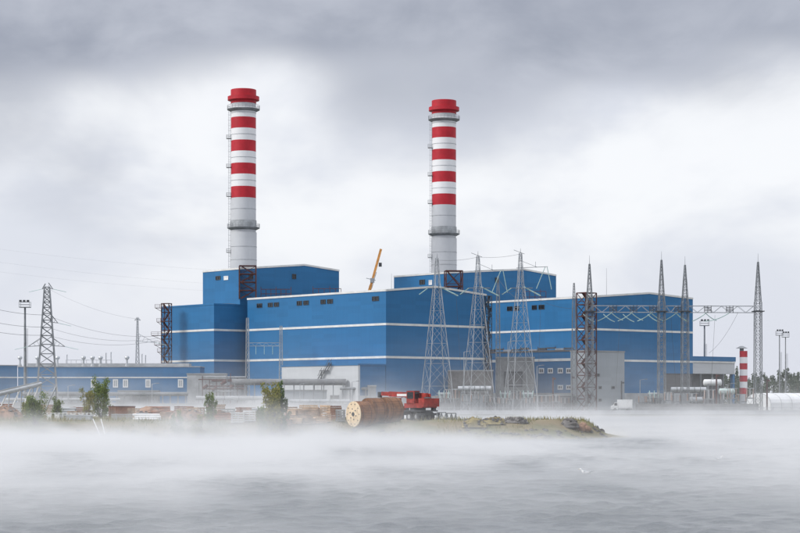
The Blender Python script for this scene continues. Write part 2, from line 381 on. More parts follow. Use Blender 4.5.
def hall(name, label, C, w, L, zl, zp, zr, fp, z0=GZ, bands=(), plinth=None, wallm=None, cat='building', trim=True, band_sides=(0, 3), bh=0.66):
    """Gabled hall: front gable of width w along UR from corner C, length L along UL."""
    wallm = wallm or M['blue']; C = Vector((C.x, C.y, 0))
    t = thing(name, label, cat, (C.x, C.y, z0))
    q = [C, C + UR * w, C + UR * w + UL * L, C + UL * L]; mid = C + UR * (w * fp); mid2 = mid + UL * L
    V = lambda p, z: Vector((p.x, p.y, z))
    mb = MB()
    mb.face([V(q[0], z0), V(q[1], z0), V(q[1], zr), V(mid, zp), V(q[0], zl)])
    mb.face([V(q[1], z0), V(q[2], z0), V(q[2], zr), V(q[1], zr)])
    mb.face([V(q[2], z0), V(q[3], z0), V(q[3], zl), V(mid2, zp), V(q[2], zr)])
    mb.face([V(q[3], z0), V(q[0], z0), V(q[0], zl), V(q[3], zl)])
    mb.build('wall', wallm, t)
    rb = MB(); o = 0.12
    def slab(a, b_, c_, d_):
        lo = [V(p, z + .02) for p, z in (a, b_, c_, d_)]; hi = [V(p, z + .25) for p, z in (a, b_, c_, d_)]; rb.hexa(lo + hi)
    slab((q[0] + UR * .3 + UL * .3, zl), (mid + UL * .3, zp), (mid2 - UL * .3, zp), (q[3] + UR * .3 - UL * .3, zl))
    slab((mid + UL * .3, zp), (q[1] - UR * .3 + UL * .3, zr), (q[2] - UR * .3 - UL * .3, zr), (mid2 - UL * .3, zp))
    rb.build('roof', M['roof'], t)
    if trim:
        th = 0.6
        def rake(a, za, b_, zb, dirn):
            n = nrm(dirn); mb = MB()
            A0, B0 = a + n * .18, b_ + n * .18; A1, B1 = a - n * .5, b_ - n * .5
            mb.hexa([V(A0, za - th + .35), V(B0, zb - th + .35), V(B1, zb - th + .35), V(A1, za - th + .35), V(A0, za + .35), V(B0, zb + .35), V(B1, zb + .35), V(A1, za + .35)])
            mb.build('parapet_trim', M['trim'], t)
        rake(q[0] - UR * .1, zl, mid, zp, UR); rake(mid, zp, q[1], zr, UR)
        rake(q[3], zl, q[0] - UL * .02 + UR * 0, zl, -UL)
        rake(q[1], zr, q[2], zr, UL)
    for zb in bands:
        if 0 in band_sides: strip(t, 'band', q[0], UR, 0.0, w, zb - bh / 2, zb + bh / 2, .12, M['trim'])
        if 3 in band_sides: strip(t, 'band', q[3], -UL, 0.0, L + .12, zb - bh / 2, zb + bh / 2, .12, M['trim'])
        if 1 in band_sides: strip(t, 'band', q[1], UL, 0.0, L, zb - bh / 2, zb + bh / 2, .12, M['trim'])
    if plinth:
        strip(t, 'plinth', q[0], UR, 0, w, z0, plinth, .15, M['plinth']); strip(t, 'plinth', q[3], -UL, 0, L + .15, z0, plinth, .15, M['plinth'])
    return t, q
B1, B2 = 27.5, 17.6
C0 = G(386, 600)
h1, q1 = hall('turbine_hall', 'long bright blue turbine hall with two white bands, nearest to the water', C0, 41.4, 69.5, 37.6, 39.4, 37.6, .48, bands=(B1, B2), plinth=6.0)
LW1 = q1[3]
for a in ((257, 262.3), (268, 273), (274.2, 279), (297, 302), (303.6, 308.8), (320.8, 325.8), (327.4, 333), (372.3, 379)):
    Yw = (LW1 - UL * s_at(sum(a) / 2, LW1, -UL)).y
    window(h1, LW1, -UL, a[0], a[1], HY - (36.0 - CAMZ) / Yw * F, HY - (34.6 - CAMZ) / Yw * F, fw=.14)
C1 = G(588, 641)
h2, q2 = hall('turbine_hall', 'blue turbine hall set further back on the right behind the mast row', C1, 51.0, 69.5, 37.7, 40.0, 38.9, .57, bands=(B1, B2), plinth=7.0)
LW2 = q2[3]
for a in ((489.6, 491.6), (507.2, 512.6), (514, 519.2), (532, 537), (538.8, 544.6)):
    Yw = (LW2 - UL * s_at(sum(a) / 2, LW2, -UL)).y
    window(h2, LW2, -UL, a[0], a[1], HY - (36.0 - CAMZ) / Yw * F, HY - (34.5 - CAMZ) / Yw * F, fw=.14)
tag(h1, group='turbine halls'); tag(h2, group='turbine halls')
# block at the left end of the first hall
CA = G(214, 649)
hA, qA = hall('machine_hall', 'flat-roofed blue block at the left end of the striped works building', CA, 13.2, 30.0, 35.8, 36.0, 35.8, .5, bands=(B1, B2), plinth=12.0, trim=False)
strip(hA, 'parapet_trim', qA[0], UR, 0, 13.2, 35.6, 36.1, .12, M['blue']); strip(hA, 'parapet_trim', qA[3], -UL, 0, 30.12, 35.6, 36.1, .12, M['blue'])
# boiler houses
HB1 = G(240, 657)
b1, qb1 = hall('boiler_house', 'tall dark blue boiler house rising behind the nearer hall, under the left chimney', HB1, 42.0, 21.0, 47.9, 50.3, 49.0, .64, z0=GZ)
LB1 = qb1[3]
window(b1, LB1, -UL, 215.8, 220.6, 276, 280, fw=.2); window(b1, LB1, -UL, 224, 228.4, 276, 280, frame=M['frame_white'], pane=M['frame_white'], fw=.2)
window(b1, qb1[0], UR, 249, 253, 274.5, 279, fw=.2); window(b1, qb1[0], UR, 292, 296, 274, 279, fw=.2)
HB2 = G(447, 690)
b2, qb2 = hall('boiler_house', 'tall dark blue boiler house behind the farther hall, under the right chimney', HB2, 53.5, 28.0, 48.6, 51.4, 49.9, .69, z0=GZ)
LB2 = qb2[3]
window(b2, LB2, -UL, 419.6, 425, 279.6, 284.6, fw=.2); window(b2, LB2, -UL, 429, 432.3, 280, 285, frame=M['frame_white'], pane=M['frame_white'], fw=.2)
window(b2, qb2[0], UR, 495, 498.5, 277.5, 282.5, fw=.2)
tag(b1, group='boiler houses'); tag(b2, group='boiler houses')

def flat_block(name, label, q0, d, w, depth, z0, z1, wallm, cat='building', roof=True, cap=None, caph=.4):
    """Box building: front wall from q0 along d, depth behind it."""
    t = thing(name, label, cat, (q0.x, q0.y, z0)); back = -nrm(d)
    q = [q0, q0 + d * w, q0 + d * w + back * depth, q0 + back * depth]
    MB().prism(q, z0, z1).build('wall', wallm, t)
    if roof:
        g2 = .15; qq = [q0 - d * g2 - back * g2, q0 + d * (w + g2) - back * g2, q[2] + d * g2 + back * g2, q[3] - d * g2 + back * g2]
        MB().prism(qq, z1, z1 + caph).build('roof', cap or M['roof'], t)
    return t, q
# white annex with a blue front beside the nearer hall
AN = C0 - UR * 10.9
s_end = 37.0
an = thing('side_annex', 'low white-sided annex with blue front in front of the nearer hall', 'building', (AN.x, AN.y, GZ))
Aq = [AN, AN + UR * 10.7, AN + UR * 10.7 + UL * s_end, AN + UL * s_end]
mb = MB(); V = lambda p, z: Vector((p.x, p.y, z))
mb.face([V(Aq[3], GZ), V(Aq[0], GZ), V(Aq[0], 15.0), V(Aq[3], 15.0)]); mb.face([V(Aq[2], GZ), V(Aq[3], GZ), V(Aq[3], 15.0), V(Aq[2], 15.0)])
mb.build('wall', M['white_clad'], an, )
mb = MB().face([V(Aq[0], GZ), V(Aq[1], GZ), V(Aq[1], 15.0), V(Aq[0], 15.0)]); o_ = mb.build('wall', M['blue'], an); o_['label'] = 'blue front wall of the annex'
MB().prism([Aq[0] - UR * .2 - UL * .2, Aq[1] - UL * .2, Aq[2] + UL * .1, Aq[3] - UR * .2 + UL * .1], 15.0, 15.5).build('roof', M['blue'], an)
strip(an, 'plinth', Aq[0], UR, 0, 10.7, GZ, 6.0, .15, M['plinth'])
strip(an, 'corner_trim', Aq[0], UR, 0, .7, 6.0, 15.0, .1, M['white_clad'])
for s in (10, 24): window_s(an, Aq[3], -UL, s, s + 4.2, GZ, GZ + 4.8, M['steel'], M['dark_clad_shade'], True, .25, 'gate')

es = thing('outside_stair', 'dark zigzag outside stair on the white annex wall', 'stair', (Aq[3] - UL * 18).to_tuple())
sA = s_at(316, Aq[3], -UL); dW = -UL; nW = nrm(dW) * .9
for k in range(2):
    a = Aq[3] + dW * (sA + k * 3.4) + nW; z = (11.0, 13.6)[k]
    MB().box(a + dW * 1.6 + UP * z, (3.0, 1.3, .2), (dW, nW.normalized(), UP)).build('landing', M['dark_steel'], es)
    st = MB()
    for o_ in (-.5, .5): st.beam(a + nW.normalized() * o_ + dW * (2.6) + UP * z, a + nW.normalized() * o_ + dW * 4.6 + UP * (z + 2.4), .18); st.beam(a + nW.normalized() * o_ + dW * 2.6 + UP * (z + 1.0), a + nW.normalized() * o_ + dW * 4.6 + UP * (z + 3.4), .1)
    for j in range(7): st.beam(a + dW * (2.7 + .28 * j) + UP * (z + .34 * j) - nW.normalized() * .5, a + dW * (2.7 + .28 * j) + UP * (z + .34 * j) + nW.normalized() * .5, .26, .08)
    st.build('stair_flight', M['dark_steel'], es); MB().beam(a + dW * .4 + UP * GZ, a + dW * .4 + UP * z, .2).build('post', M['dark_steel'], es)
# blue office annex along the farther hall
OA = C1 - UR * 7.5
oa, oq = flat_block('office_annex', 'blue two-storey annex with white windows left of the brown stair tower', OA + UL * 44, -UL, 44.0, 7.3, GZ, 20.2, M['blue'], cap=M['dark_clad_shade'], caph=.55)
OW = OA + UL * 44
strip(oa, 'band', OW, -UL, 0, 44.0, B2 - .42, B2 + .42, .12, M['trim']); strip(oa, 'plinth', OW, -UL, 0, 44.0, GZ, 7.0, .15, M['plinth'])
for px in (541.5, 550.5, 560.5, 569):
    for (a, b_) in ((368, 373.4), (385, 389.6)):
        if b_ > 380 and px < 555: continue
        f_ = window(oa, OW, -UL, px - 2.6, px + 2.6, a, b_, M['frame_white'], M['glass'], True, .38)
ac = thing('roof_duct', 'dark ragged run of ducts on the roof edge of the blue annex', 'duct', (OW.x, OW.y, 20.75))
for k in range(11):
    a = OW - UL * (k * 4.0 + .3) + nrm(-UL) * -.6; mb = MB().beam(a + UP * (20.95 + .25 * (k % 3)), a - UL * 3.7 + UP * (20.95 + .25 * (k % 3)), .5, .45 + .3 * (k % 2)); mb.build('duct_section', M['dark_steel'] if k % 3 else M['silver'], ac)
    MB().beam(a + UP * 20.7, a + UP * (21.6 + .5 * (k % 2)), .14).build('stay', M['rust'], ac)
# grey annex before the gable of the farther hall
GA = G(586.5, 630)
ga, gq = flat_block('grey_annex', 'light grey panelled annex standing before the blue gable at the stair tower', GA, UR, s_at(624.5, GA, UR), 7.0, GZ, 20.0, M['grey_clad'])
for px, py in ((592, 395), (598, 375), (600, 387.5), (600, 400), (613, 387.5)): window(ga, GA, UR, px - 1.6, px + 1.6, py - 1.6, py + 1.6, M['steel'], M['glass'], False, .16)
# transformer bays
tb, tq = flat_block('transformer_bay', 'mottled grey concrete bay with a dark square opening beside the blue annex', G(497, 630), Vector((1, 0, 0)), 11.8, 9.0, GZ, 17.9, M['concrete'])
window(tb, tq[0], Vector((1, 0, 0)), 504, 522.5, 371.5, 387, M['dark_steel'], M['dark_clad_shade'], False, .4, 'opening')  # flush dark panel; its colour stands in for the shaded opening
f1, fq = flat_block('fire_wall', 'brownish grey fire wall behind the lagged pipe, before the blue gable', G(448, 612), Vector((1, 0, 0)), 13.8, 1.2, GZ, 13.5, mat('brownish_concrete', (0.21, 0.20, 0.195), .9, .2, .3, streak=.4))
# right end: low wing, bay opening, striped small stack
RW = q2[1] + UR * 0.3 + UL * 2.0
rw = thing('loading_wing', 'low wing with thin blue fascia and pale panels at the right end', 'building', (RW.x, RW.y, GZ))
wq = [RW, RW + UR * 24, RW + UR * 24 + UL * 20, RW + UL * 20]
MB().prism([p + Vector((0, 0, 0)) for p in wq], 13.7, 18.0).build('upper_wall', M['white_clad'], rw)
MB().prism([wq[0] + UL * 5, wq[1] + UL * 5, wq[2], wq[3]], GZ, 13.65).build('recessed_wall', M['dark_clad_shade'], rw)  # dark colour paints in the shade of the open bay
MB().prism([p for p in (wq[0] - UL * .25, wq[1] - UL * .25 + UR * .3, wq[2] + UR * .3, wq[3])], 18.04, 19.6).build('fascia', M['blue'], rw)
strip(rw, 'band', wq[0], UR, 0, 24, 17.5, 17.98, .3, M['trim'])
MB().prism([wq[1] - UR * 1.1, wq[1], wq[1] + UL * 1.1, wq[1] - UR * 1.1 + UL * 1.1], GZ, 13.6).build('column', M['blue'], rw)
for s in (6, 12, 18): MB().prism([wq[0] + UR * s, wq[0] + UR * (s + .4), wq[0] + UR * (s + .4) + UL * .4, wq[0] + UR * s + UL * .4], GZ, 13.68).build('column', M['steel'], rw)
window(h2, q2[0], UR, 664, 692.5, 373.5, 409, M['dark_steel'], M['dark_clad_shade'], False, .4, 'bay_shade_panel')  # dark panel on the wall, painting the shade of a recess
# ------------------------------------------------------------------ chimneys
def stripe_chimney(loc, label):
    t = thing('chimney', label, 'chimney', loc, 'tall striped chimneys'); g = GZ; r = 4.3
    def ring(name, m, prof, n=48): MB().lathe((loc[0], loc[1], 0), prof, n).build(name, m, t, smooth=False)
    def shaft(name, m, za, zb, rr=r):
        o_ = MB(); n = 48; o_.cyl((loc[0], loc[1], za), (loc[0], loc[1], zb), rr, n=n, caps=False); return o_.build(name, m, t, smooth=True)
    shaft('shaft', M['chim_grey'], GZ, 62.5, r + .25)
    shaft('mesh_section', M['galv'], 64.0, 66.6, r + .22)
    shaft('shaft', M['chim_grey'], 62.5, 74.3)
    edges = [74.3, 78.2, 82.4, 86.2, 90.3, 94.1, 98.2, 102.0]
    for k in range(7): shaft('red_band' if k % 2 == 0 else 'white_band', M['red'] if k % 2 == 0 else M['chim_white'], edges[k] + .005, edges[k + 1], r + (.012 if k % 2 == 0 else 0))
    shaft('white_band', M['chim_white'], 102.0, 105.6)
    shaft('shaft', M['chim_grey'], 105.6, 107.0, r - .02)
    ring('cap', M['red'], [(r + .08, 106.9), (r + .1, 107.9), (r + .2, 108.0), (r + 1.15, 108.05), (r + 1.15, 109.3), (r + .2, 109.35), (r + .1, 109.4), (r + .1, 111.6), (r + .02, 111.7), (r - .5, 111.72)])
    for z in (70.5, 80.3, 88.2, 96.1, 103.6, 57.5, 53.0): MB().lathe((loc[0], loc[1], 0), [(r - .05, z - .09), (r + .07 + (.25 if z < 62 else 0), z - .08), (r + .07 + (.25 if z < 62 else 0), z + .08), (r - .05, z + .09)], 48).build('joint_ring', M['galv'], t)
    for z in (64.2, 105.0):
        gal = MB(); gal.lathe((loc[0], loc[1], 0), [(r, z - .9), (r + 1.3, z - .25), (r + 1.35, z), (r, z + .05)], 40)
        go = gal.build('gallery', M['steel'], t); rl = MB()
        for i in range(28):
            a = 2 * math.pi * i / 28; b_ = 2 * math.pi * (i + 1) / 28
            p = Vector((loc[0] + (r + 1.28) * math.cos(a), loc[1] + (r + 1.28) * math.sin(a), z)); q = Vector((loc[0] + (r + 1.28) * math.cos(b_), loc[1] + (r + 1.28) * math.sin(b_), z))
            rl.beam(p, p + UP * 1.25, .07)
            for hz in (.6, 1.22): rl.beam(p + UP * hz, q + UP * hz, .07)
        rl.build('railing', M['steel'], go)
    lx, ly = loc[0] - r - .45, loc[1] - .9
    lad = MB(); zz = [47.0, 105.0]
    for dx in (-.3, .3): lad.beam((lx + dx, ly, zz[0]), (lx + dx, ly, zz[1]), .1)
    z = zz[0]
    while z < zz[1]: lad.beam((lx - .3, ly, z), (lx + .3, ly, z), .06); z += .9
    for zc_ in np.arange(49, 105, 1.8):
        for a in range(5):
            t0 = math.pi * (a / 5 + 1); t1 = math.pi * ((a + 1) / 5 + 1)
            lad.beam((lx + .55 * math.cos(t0), ly + .55 * math.sin(t0), zc_), (lx + .55 * math.cos(t1), ly + .55 * math.sin(t1), zc_), .05)
    lad.build('ladder', M['galv'], t)
    for z in (55.6, 74.9, 84.8, 94.8):
        pl = MB(); pl.box((lx - .25, ly, z), (1.6, 1.8, .16))
        for a, b_ in (((-1.0, -.85), (.5, -.85)), ((-1.0, .85), (.5, .85)), ((-1.0, -.85), (-1.0, .85))):
            for hz in (.6, 1.2): pl.beam((lx + a[0], ly + a[1], z + hz), (lx + b_[0], ly + b_[1], z + hz), .07)
        for a in ((-1.0, -.85), (-1.0, .85), (.5, -.85)): pl.beam((lx + a[0], ly + a[1], z), (lx + a[0], ly + a[1], z + 1.2), .07)
        pl.build('rest_platform', M['steel'], t)
    return t
c1 = G(243.5, 690, GZ); ch = stripe_chimney(tuple(c1), 'red and white striped chimney on the left, its top highest in the picture')
c2 = G(444, 715, GZ); dup(ch, tuple(c2), 'red and white striped chimney on the right, rising behind the farther boiler house')
# small striped stack
p = G(743.5, 676, GZ)
ss = thing('striped_stack', 'short red and white ringed stack at the right end of the low wing', 'chimney', p)
zt = ZY(351, 676); zb = ZY(394, 676); hgt = (zt - zb) / 7
MB().cyl((p.x, p.y, GZ), (p.x, p.y, zb), 1.3, n=24).build('shaft', M['chim_grey'], ss)
for k in range(7): MB().cyl((p.x, p.y, zb + k * hgt + .01), (p.x, p.y, zb + (k + 1) * hgt), 1.32 if k % 2 == 0 else 1.3, n=24).build('red_band' if k % 2 == 0 else 'white_band', M['red'] if k % 2 == 0 else M['chim_white'], ss)
cp = MB(); cp.cyl((p.x - .6, p.y, zt), (p.x - .6, p.y, zt + 1.3), .7, n=12); cp.cyl((p.x - .6, p.y, zt + .9), (p.x - .6, p.y, zt + 1.7), 2.0, .5, n=16); cp.build('cowl', M['steel'], ss)
# ------------------------------------------------------------------ lattice work
def lerp_prof(prof, z):
    for (z0, h0), (z1, h1_) in zip(prof[:-1], prof[1:]):
        if z <= z1: k = (z - z0) / (z1 - z0); return h0 + (h1_ - h0) * k
    return prof[-1][1]
def lattice(t, c, prof, npan, lw, bw, m, mleg=None, rz=0.0, parts=('leg', 'bracing'), one=False):
    ca, sa = math.cos(rz), math.sin(rz); mleg = mleg or m
    def cor(i, z):
        h = lerp_prof(prof, z); x, y = ((-h, -h), (h, -h), (h, h), (-h, h))[i % 4]
        return Vector((c[0] + x * ca - y * sa, c[1] + x * sa + y * ca, z))
    zs = [prof[0][0]]
    # panels get shorter as the tower narrows
    z = prof[0][0]; top = prof[-1][0]
    wts = [max(lerp_prof(prof, prof[0][0] + (top - prof[0][0]) * (k + .5) / npan), prof[0][1] * .38) for k in range(npan)]; sw = sum(wts)
    for k in range(npan): z += (top - prof[0][0]) * wts[k] / sw; zs.append(z)
    zs[-1] = top
    allz = sorted(set([round(a, 3) for a, _ in prof] + [round(a, 3) for a in zs]))
    bm_ = MB()
    for i in range(4):
        lg = bm_ if one else MB()
        for a, b_ in zip(allz[:-1], allz[1:]): lg.beam(cor(i, a), cor(i, b_), lw)
        if not one: lg.build(parts[0], mleg, t)
    for a, b_ in zip(zs[:-1], zs[1:]):
        for i in range(4):
            bm_.beam(cor(i, a), cor(i + 1, b_), bw); bm_.beam(cor(i + 1, a), cor(i, b_), bw); bm_.beam(cor(i, b_), cor(i + 1, b_), bw)
    bm_.build(parts[1], m, t)
def insulator(t, p, q, r=.16, sag=0.0, name='insulator'):
    p = Vector(p); q = Vector(q); mb = MB(); n = max(4, int((q - p).length / .34)); pts = [p.lerp(q, k / n) - UP * sag * 4 * (k / n) * (1 - k / n) for k in range(n + 1)]
    for a, b_ in zip(pts[:-1], pts[1:]): mb.cyl(a, b_, r, r * .45, n=7)
    return mb.build(name, M['insul'], t)
def wire(name, label, p, q, sag, r=.035, group=None, n=14, cat='power line'):
    p = Vector(p); q = Vector(q); pts = [p.lerp(q, k / n) - UP * sag * 4 * (k / n) * (1 - k / n) for k in range(n + 1)]
    return tag(MB().tube(pts, r, 5).build(name, M['wire'], None), label, cat, group)
def sagpts(p, q, sag, n=8):
    p = Vector(p); q = Vector(q); return [p.lerp(q, k / n) - UP * sag * 4 * (k / n) * (1 - k / n) for k in range(n + 1)]

MAST = 'pointed lattice masts of the switchyard'
def a_mast(px, Y, ytop, label, arm=True, armright=26):
    c = G(px, Y, GZ); zt = ZY(ytop, Y); za = ZY(288, Y)
    t = thing('lattice_mast', label, 'lattice mast', c, MAST)
    lattice(t, c, [(GZ, 4.1), (za, .95), (za + 1.2, .75), (zt, .32)], 10, .18, .06, M['galv'], rz=R(18))
    sp = MB(); sp.cyl((c.x, c.y, zt), (c.x, c.y, zt + 1.4), .09, .04, n=6); sp.build('spike', M['steel'], t)
    ar = MB(); 
    for dy in (-.5, .5): ar.beam((c.x - 3.0, c.y + dy, za), (c.x + 3.6, c.y + dy, za), .16)
    for k in range(6): ar.beam((c.x - 3 + k * 1.1, c.y - .5, za), (c.x - 3 + (k + 1) * 1.1, c.y + .5, za), .09)
    ar.build('crossarm', M['steel'], t)
    insulator(t, (c.x - 2.8, c.y, za - .1), (c.x - 5.2, c.y + 4.0, za - 1.7)); insulator(t, (c.x + 1.0, c.y, za + .3), (c.x + 6.4, c.y + 6.0, za - 2.0), .2)
    if arm:
        zb = ZY(ytop + 15, Y); L = armright * Y / F
        aa = MB(); aa.beam((c.x - 1.2, c.y, zb), (c.x + L, c.y + 3, zb + .6), .14); aa.beam((c.x, c.y, zb + 2.2), (c.x + L * .6, c.y + 1.8, zb + .4), .08); aa.beam((c.x + L * .55, c.y + 1.6, zb + .3), (c.x + L * .55, c.y + 1.6, zb + 2.0), .1)
        aa.beam((c.x - 2.0, c.y, zt + .9), (c.x + 1.2, c.y, zt - .3), .12)
        aa.build('top_arm', M['steel'], t)
        insulator(t, (c.x + L * .98, c.y + 3, zb + .4), (c.x + L * .98 + 1.3, c.y + 3, zb - 6.2), .15); insulator(t, (c.x + L * .9, c.y + 3, zb + .4), (c.x + L * .9 - 2.6, c.y + 2, zb - 6.0), .15)
    return c, za, zt
mA = a_mast(437, 588, 258, 'wide-legged lattice mast furthest left, beside the red mobile crane', False)
mB = a_mast(478, 590, 256, 'middle wide-legged lattice mast, in front of the grey fire wall', True, 26)
mC = a_mast(520.5, 592, 253, 'wide-legged lattice mast in front of the mottled concrete bay', True, 28)
for (px, Y, yt, lab) in ((574, 598, 283, 'thin short lattice mast just left of the brown stair tower'), (498, 612, 276, 'slender grey lattice pole between two wide-legged masts')):
    c = G(px, Y, GZ); t = thing('lattice_pole', lab, 'lattice mast', c, 'slender lattice poles'); lattice(t, c, [(GZ, .75), (ZY(yt + 25, Y), .5), (ZY(yt, Y), .16)], 26, .16, .07, M['steel'])
def col_mast(px, Y, ytop, label):
    c = G(px, Y, GZ); zt = ZY(ytop, Y); zb = ZY(306, Y)
    t = thing('lattice_mast', label, 'lattice mast', c, MAST)
    lattice(t, c, [(GZ, 1.05), (zb + 1.0, .9), (zb + 1.3, .8), (zt, .16)], 24, .2, .085, M['steel'], rz=R(8))
    MB().cyl((c.x, c.y, zt), (c.x, c.y, zt + 2.6), .07, .03, n=6).build('spike', M['steel'], t)
    pf = MB(); pf.box((c.x, c.y, zb - 1.6), (3.4, 3.4, .25)); pf.build('collar', M['dark_steel'], t)
    return c
YB = 597
m1 = col_mast(589.5, YB, 264, 'straight lattice mast standing in front of the brown stair tower')
m2 = col_mast(661.5, YB + 1, 260, 'straight lattice mast before the blue gable, left of a near twin')
m3 = col_mast(685, YB + 2, 265, 'straight lattice mast at the right edge of the blue gable')
m4 = col_mast(758, YB + 3, 262, 'lone straight lattice mast at the far right, against the sky')
# truss beams between the straight masts
def truss(pa, pb, label, z0, z1, drops):
    t = thing('truss_beam', label, 'truss beam', (pa.x, pa.y, z0), 'truss beams between masts')
    a = Vector((pa.x + 1.3, pa.y, 0)); b_ = Vector((pb.x - 1.3, pb.y, 0)); n = max(3, int((b_ - a).length / 2.2))
    for dy in (-.8, .8):
        for z in (z0, z1): MB().beam(a + Vector((0, dy, z)), b_ + Vector((0, dy, z)), .17).build('chord', M['galv'], t)
    br = MB()
    for k in range(n):
        p = a.lerp(b_, k / n); q = a.lerp(b_, (k + 1) / n)
        for dy in (-.8, .8):
            s_ = Vector((0, dy, 0)); br.beam(p + s_ + UP * (z0 if k % 2 else z1), q + s_ + UP * (z1 if k % 2 else z0), .09)
        br.beam(p + Vector((0, -.8, z0)), p + Vector((0, .8, z0)), .1); br.beam(p + Vector((0, -.8, z1)), p + Vector((0, .8, z1)), .1)
    br.build('bracing', M['galv'], t)
    for f_ in drops:
        p = a.lerp(b_, f_); bx_ = MB()
        for dx in (-1.0, 0, 1.0): bx_.beam(p + Vector((dx, -.85, z0 - .1)), p + Vector((dx, -.85, z1 + .1)), .16)
        for z in (z0 + .5, (z0 + z1) / 2, z1 - .5): bx_.beam(p + Vector((-1.1, -.88, z)), p + Vector((1.1, -.88, z)), .2)
        bx_.build('hanger_frame', M['dark_steel'], t)
        if p.x > 95:
            insulator(t, p + UP * (z0 - .1), p + Vector((-7.5, 0, z0 - 2.6)), .15, .6); continue
        insulator(t, p + UP * (z0 + .2), p + Vector((-4.6, 0, z0 - 2.6)), .17, .3); insulator(t, p + Vector((-5.2, 3, z0 - 2.7)), p + Vector((-8.6, 3, z0 - .4)), .17, .3)
        insulator(t, p + Vector((-.2, 2, z0 - .1)), p + Vector((3.6, 5.0, z0 - 2.2)), .15, .3)
zb0, zb1 = ZY(312.5, 599), ZY(306, 599)
truss(m1, m2, 'long lattice truss beam crossing the blue gable at mid height', zb0, zb1, (.3, .62, .93))
truss(m2, m3, 'short lattice truss beam between two close masts', zb0, zb1, (.8,))
truss(m3, m4, 'lattice truss beam reaching out against the sky to the lone mast', zb0, zb1, (.28, .62))
wire('earth_wire', 'thin wire hanging from the truss beam against the sky', Vector(m4) + Vector((-6, 0, zb0 - GZ)), G(709, 650, 20), 1.5)
# portal gantry in front of the left half
for (pa, pb, Y, ya, yb, lab) in ((247.5, 281, 622, 318, 326, 'pale grey gantry of two lattice posts and a beam before the long blue wall'),):
    a = G(pa, Y, GZ); b_ = G(pb, Y, GZ); t = thing('gantry', lab, 'gantry', a)
    lattice(t, a, [(GZ, .7), (ZY(ya, Y), .35)], 22, .14, .07, M['galv']); lattice(t, b_, [(GZ, .7), (ZY(yb, Y), .35)], 22, .14, .07, M['galv'])
    z = ZY(346, Y); br = MB()
    for dz in (0, 1.0): br.beam(a + UP * (z + dz - GZ), b_ + UP * (z + dz - GZ), .14)
    for k in range(9): br.beam(a.lerp(b_, k / 9) + UP * (z - GZ + (k % 2)), a.lerp(b_, (k + 1) / 9) + UP * (z - GZ + ((k + 1) % 2)), .08)
    br.build('beam', M['galv'], t)
    for f_ in (.25, .5, .75):
        p = a.lerp(b_, f_) + UP * (z - GZ); insulator(t, p, p - UP * 2.6, .11)

# brown stair towers
def stair_tower(label, c, hx, z0, z1, n, m, rz, lab_group='red-brown steel stair towers', w=.2):
    t = thing('stair_tower', label, 'stair tower', (c.x, c.y, z0), lab_group); ca, sa = math.cos(rz), math.sin(rz)
    def L(x, y, z): return Vector((c.x + x * ca - y * sa, c.y + x * sa + y * ca, z))
    hy = hx * .8
    for x in (-hx, hx):
        for y in (-hy, hy): MB().beam(L(x, y, z0), L(x, y, z1), w * 1.3).build('post', m, t)
    dz = (z1 - z0) / n
    for k in range(n):
        za, zb = z0 + k * dz, z0 + (k + 1) * dz; br = MB()
        for x0, y0, x1, y1 in ((-hx, -hy, hx, -hy), (hx, -hy, hx, hy), (hx, hy, -hx, hy), (-hx, hy, -hx, -hy)):
            br.beam(L(x0, y0, zb), L(x1, y1, zb), w)
            br.beam(L(x0, y0, zb), L(x1, y1, za), w * .6) if k % 2 else br.beam(L(x0, y0, za), L(x1, y1, zb), w * .6)
            br.beam(L(x0, y0, zb - .1 + 1.1 if k < n - 1 else zb), L(x1, y1, zb - .1 + 1.1 if k < n - 1 else zb), w * .35)
        br.box(L(0, 0, zb - .1), (hx * 1.9, hy * .7, .12), (Vector((ca, sa, 0)), Vector((-sa, ca, 0)), UP))
        br.build('landing_frame', m, t)
        st = MB(); s0 = -1 if k % 2 else 1
        for y in (-.15, .75): st.beam(L(-hx * .8 * s0, y * s0 * .6, za), L(hx * .8 * s0, y * s0 * .6, zb), w * .6, w * 1.4)
        for j in range(8): f_ = (j + .5) / 8; st.beam(L(-hx * .8 * s0 * (1 - 2 * f_), -.1 * s0, za + dz * f_), L(-hx * .8 * s0 * (1 - 2 * f_), .5 * s0, za + dz * f_), .25, .06)
        st.build('stair_flight', m, t)
    return t
stair_tower('red-brown steel stair tower at the left corner of the blue gable', G(586.5, 618), 2.4, GZ, ZY(293, 618), 10, M['rust'], R(41), w=.28)
ltow = stair_tower('rusty steel stair tower clinging to the left end of the works', G(166.5, 660), 1.35, GZ, ZY(303.5, 660), 12, M['rust'], R(-20), w=.2)
for k, (y, l) in enumerate(((308, 3.2), (322, 2.6), (335.5, 4.4), (345, 3.4), (352, 2.4))):      # cantilever landings
    z = ZY(y, 659); x1 = G(165, 659).x; pl = MB().box((x1 - l / 2, 658.6, z), (l, 1.6, .16)); pl.beam((x1 - l, 658.6, z + .05), (x1, 658.6, z - 1.8), .14)
    for hz in (.6, 1.15): pl.beam((x1 - l, 657.9, z + hz), (x1, 657.9, z + hz), .09)
    for f_ in (0, .5, 1): pl.beam((x1 - l * f_, 657.9, z), (x1 - l * f_, 657.9, z + 1.15), .09)
    pl.build('landing', M['rust'], ltow)
stair_tower('dark red steel stair frame on the roof in front of the left boiler house', G(247.6, 655), 2.7, 37.9, ZY(266, 655), 4, M['rust'], R(6), w=.24)
stair_tower('dark red braced steel frame on the roof in front of the right boiler house', G(453.5, 684), 2.8, 38.2, ZY(271, 684), 2, M['rust'], R(6), w=.3)
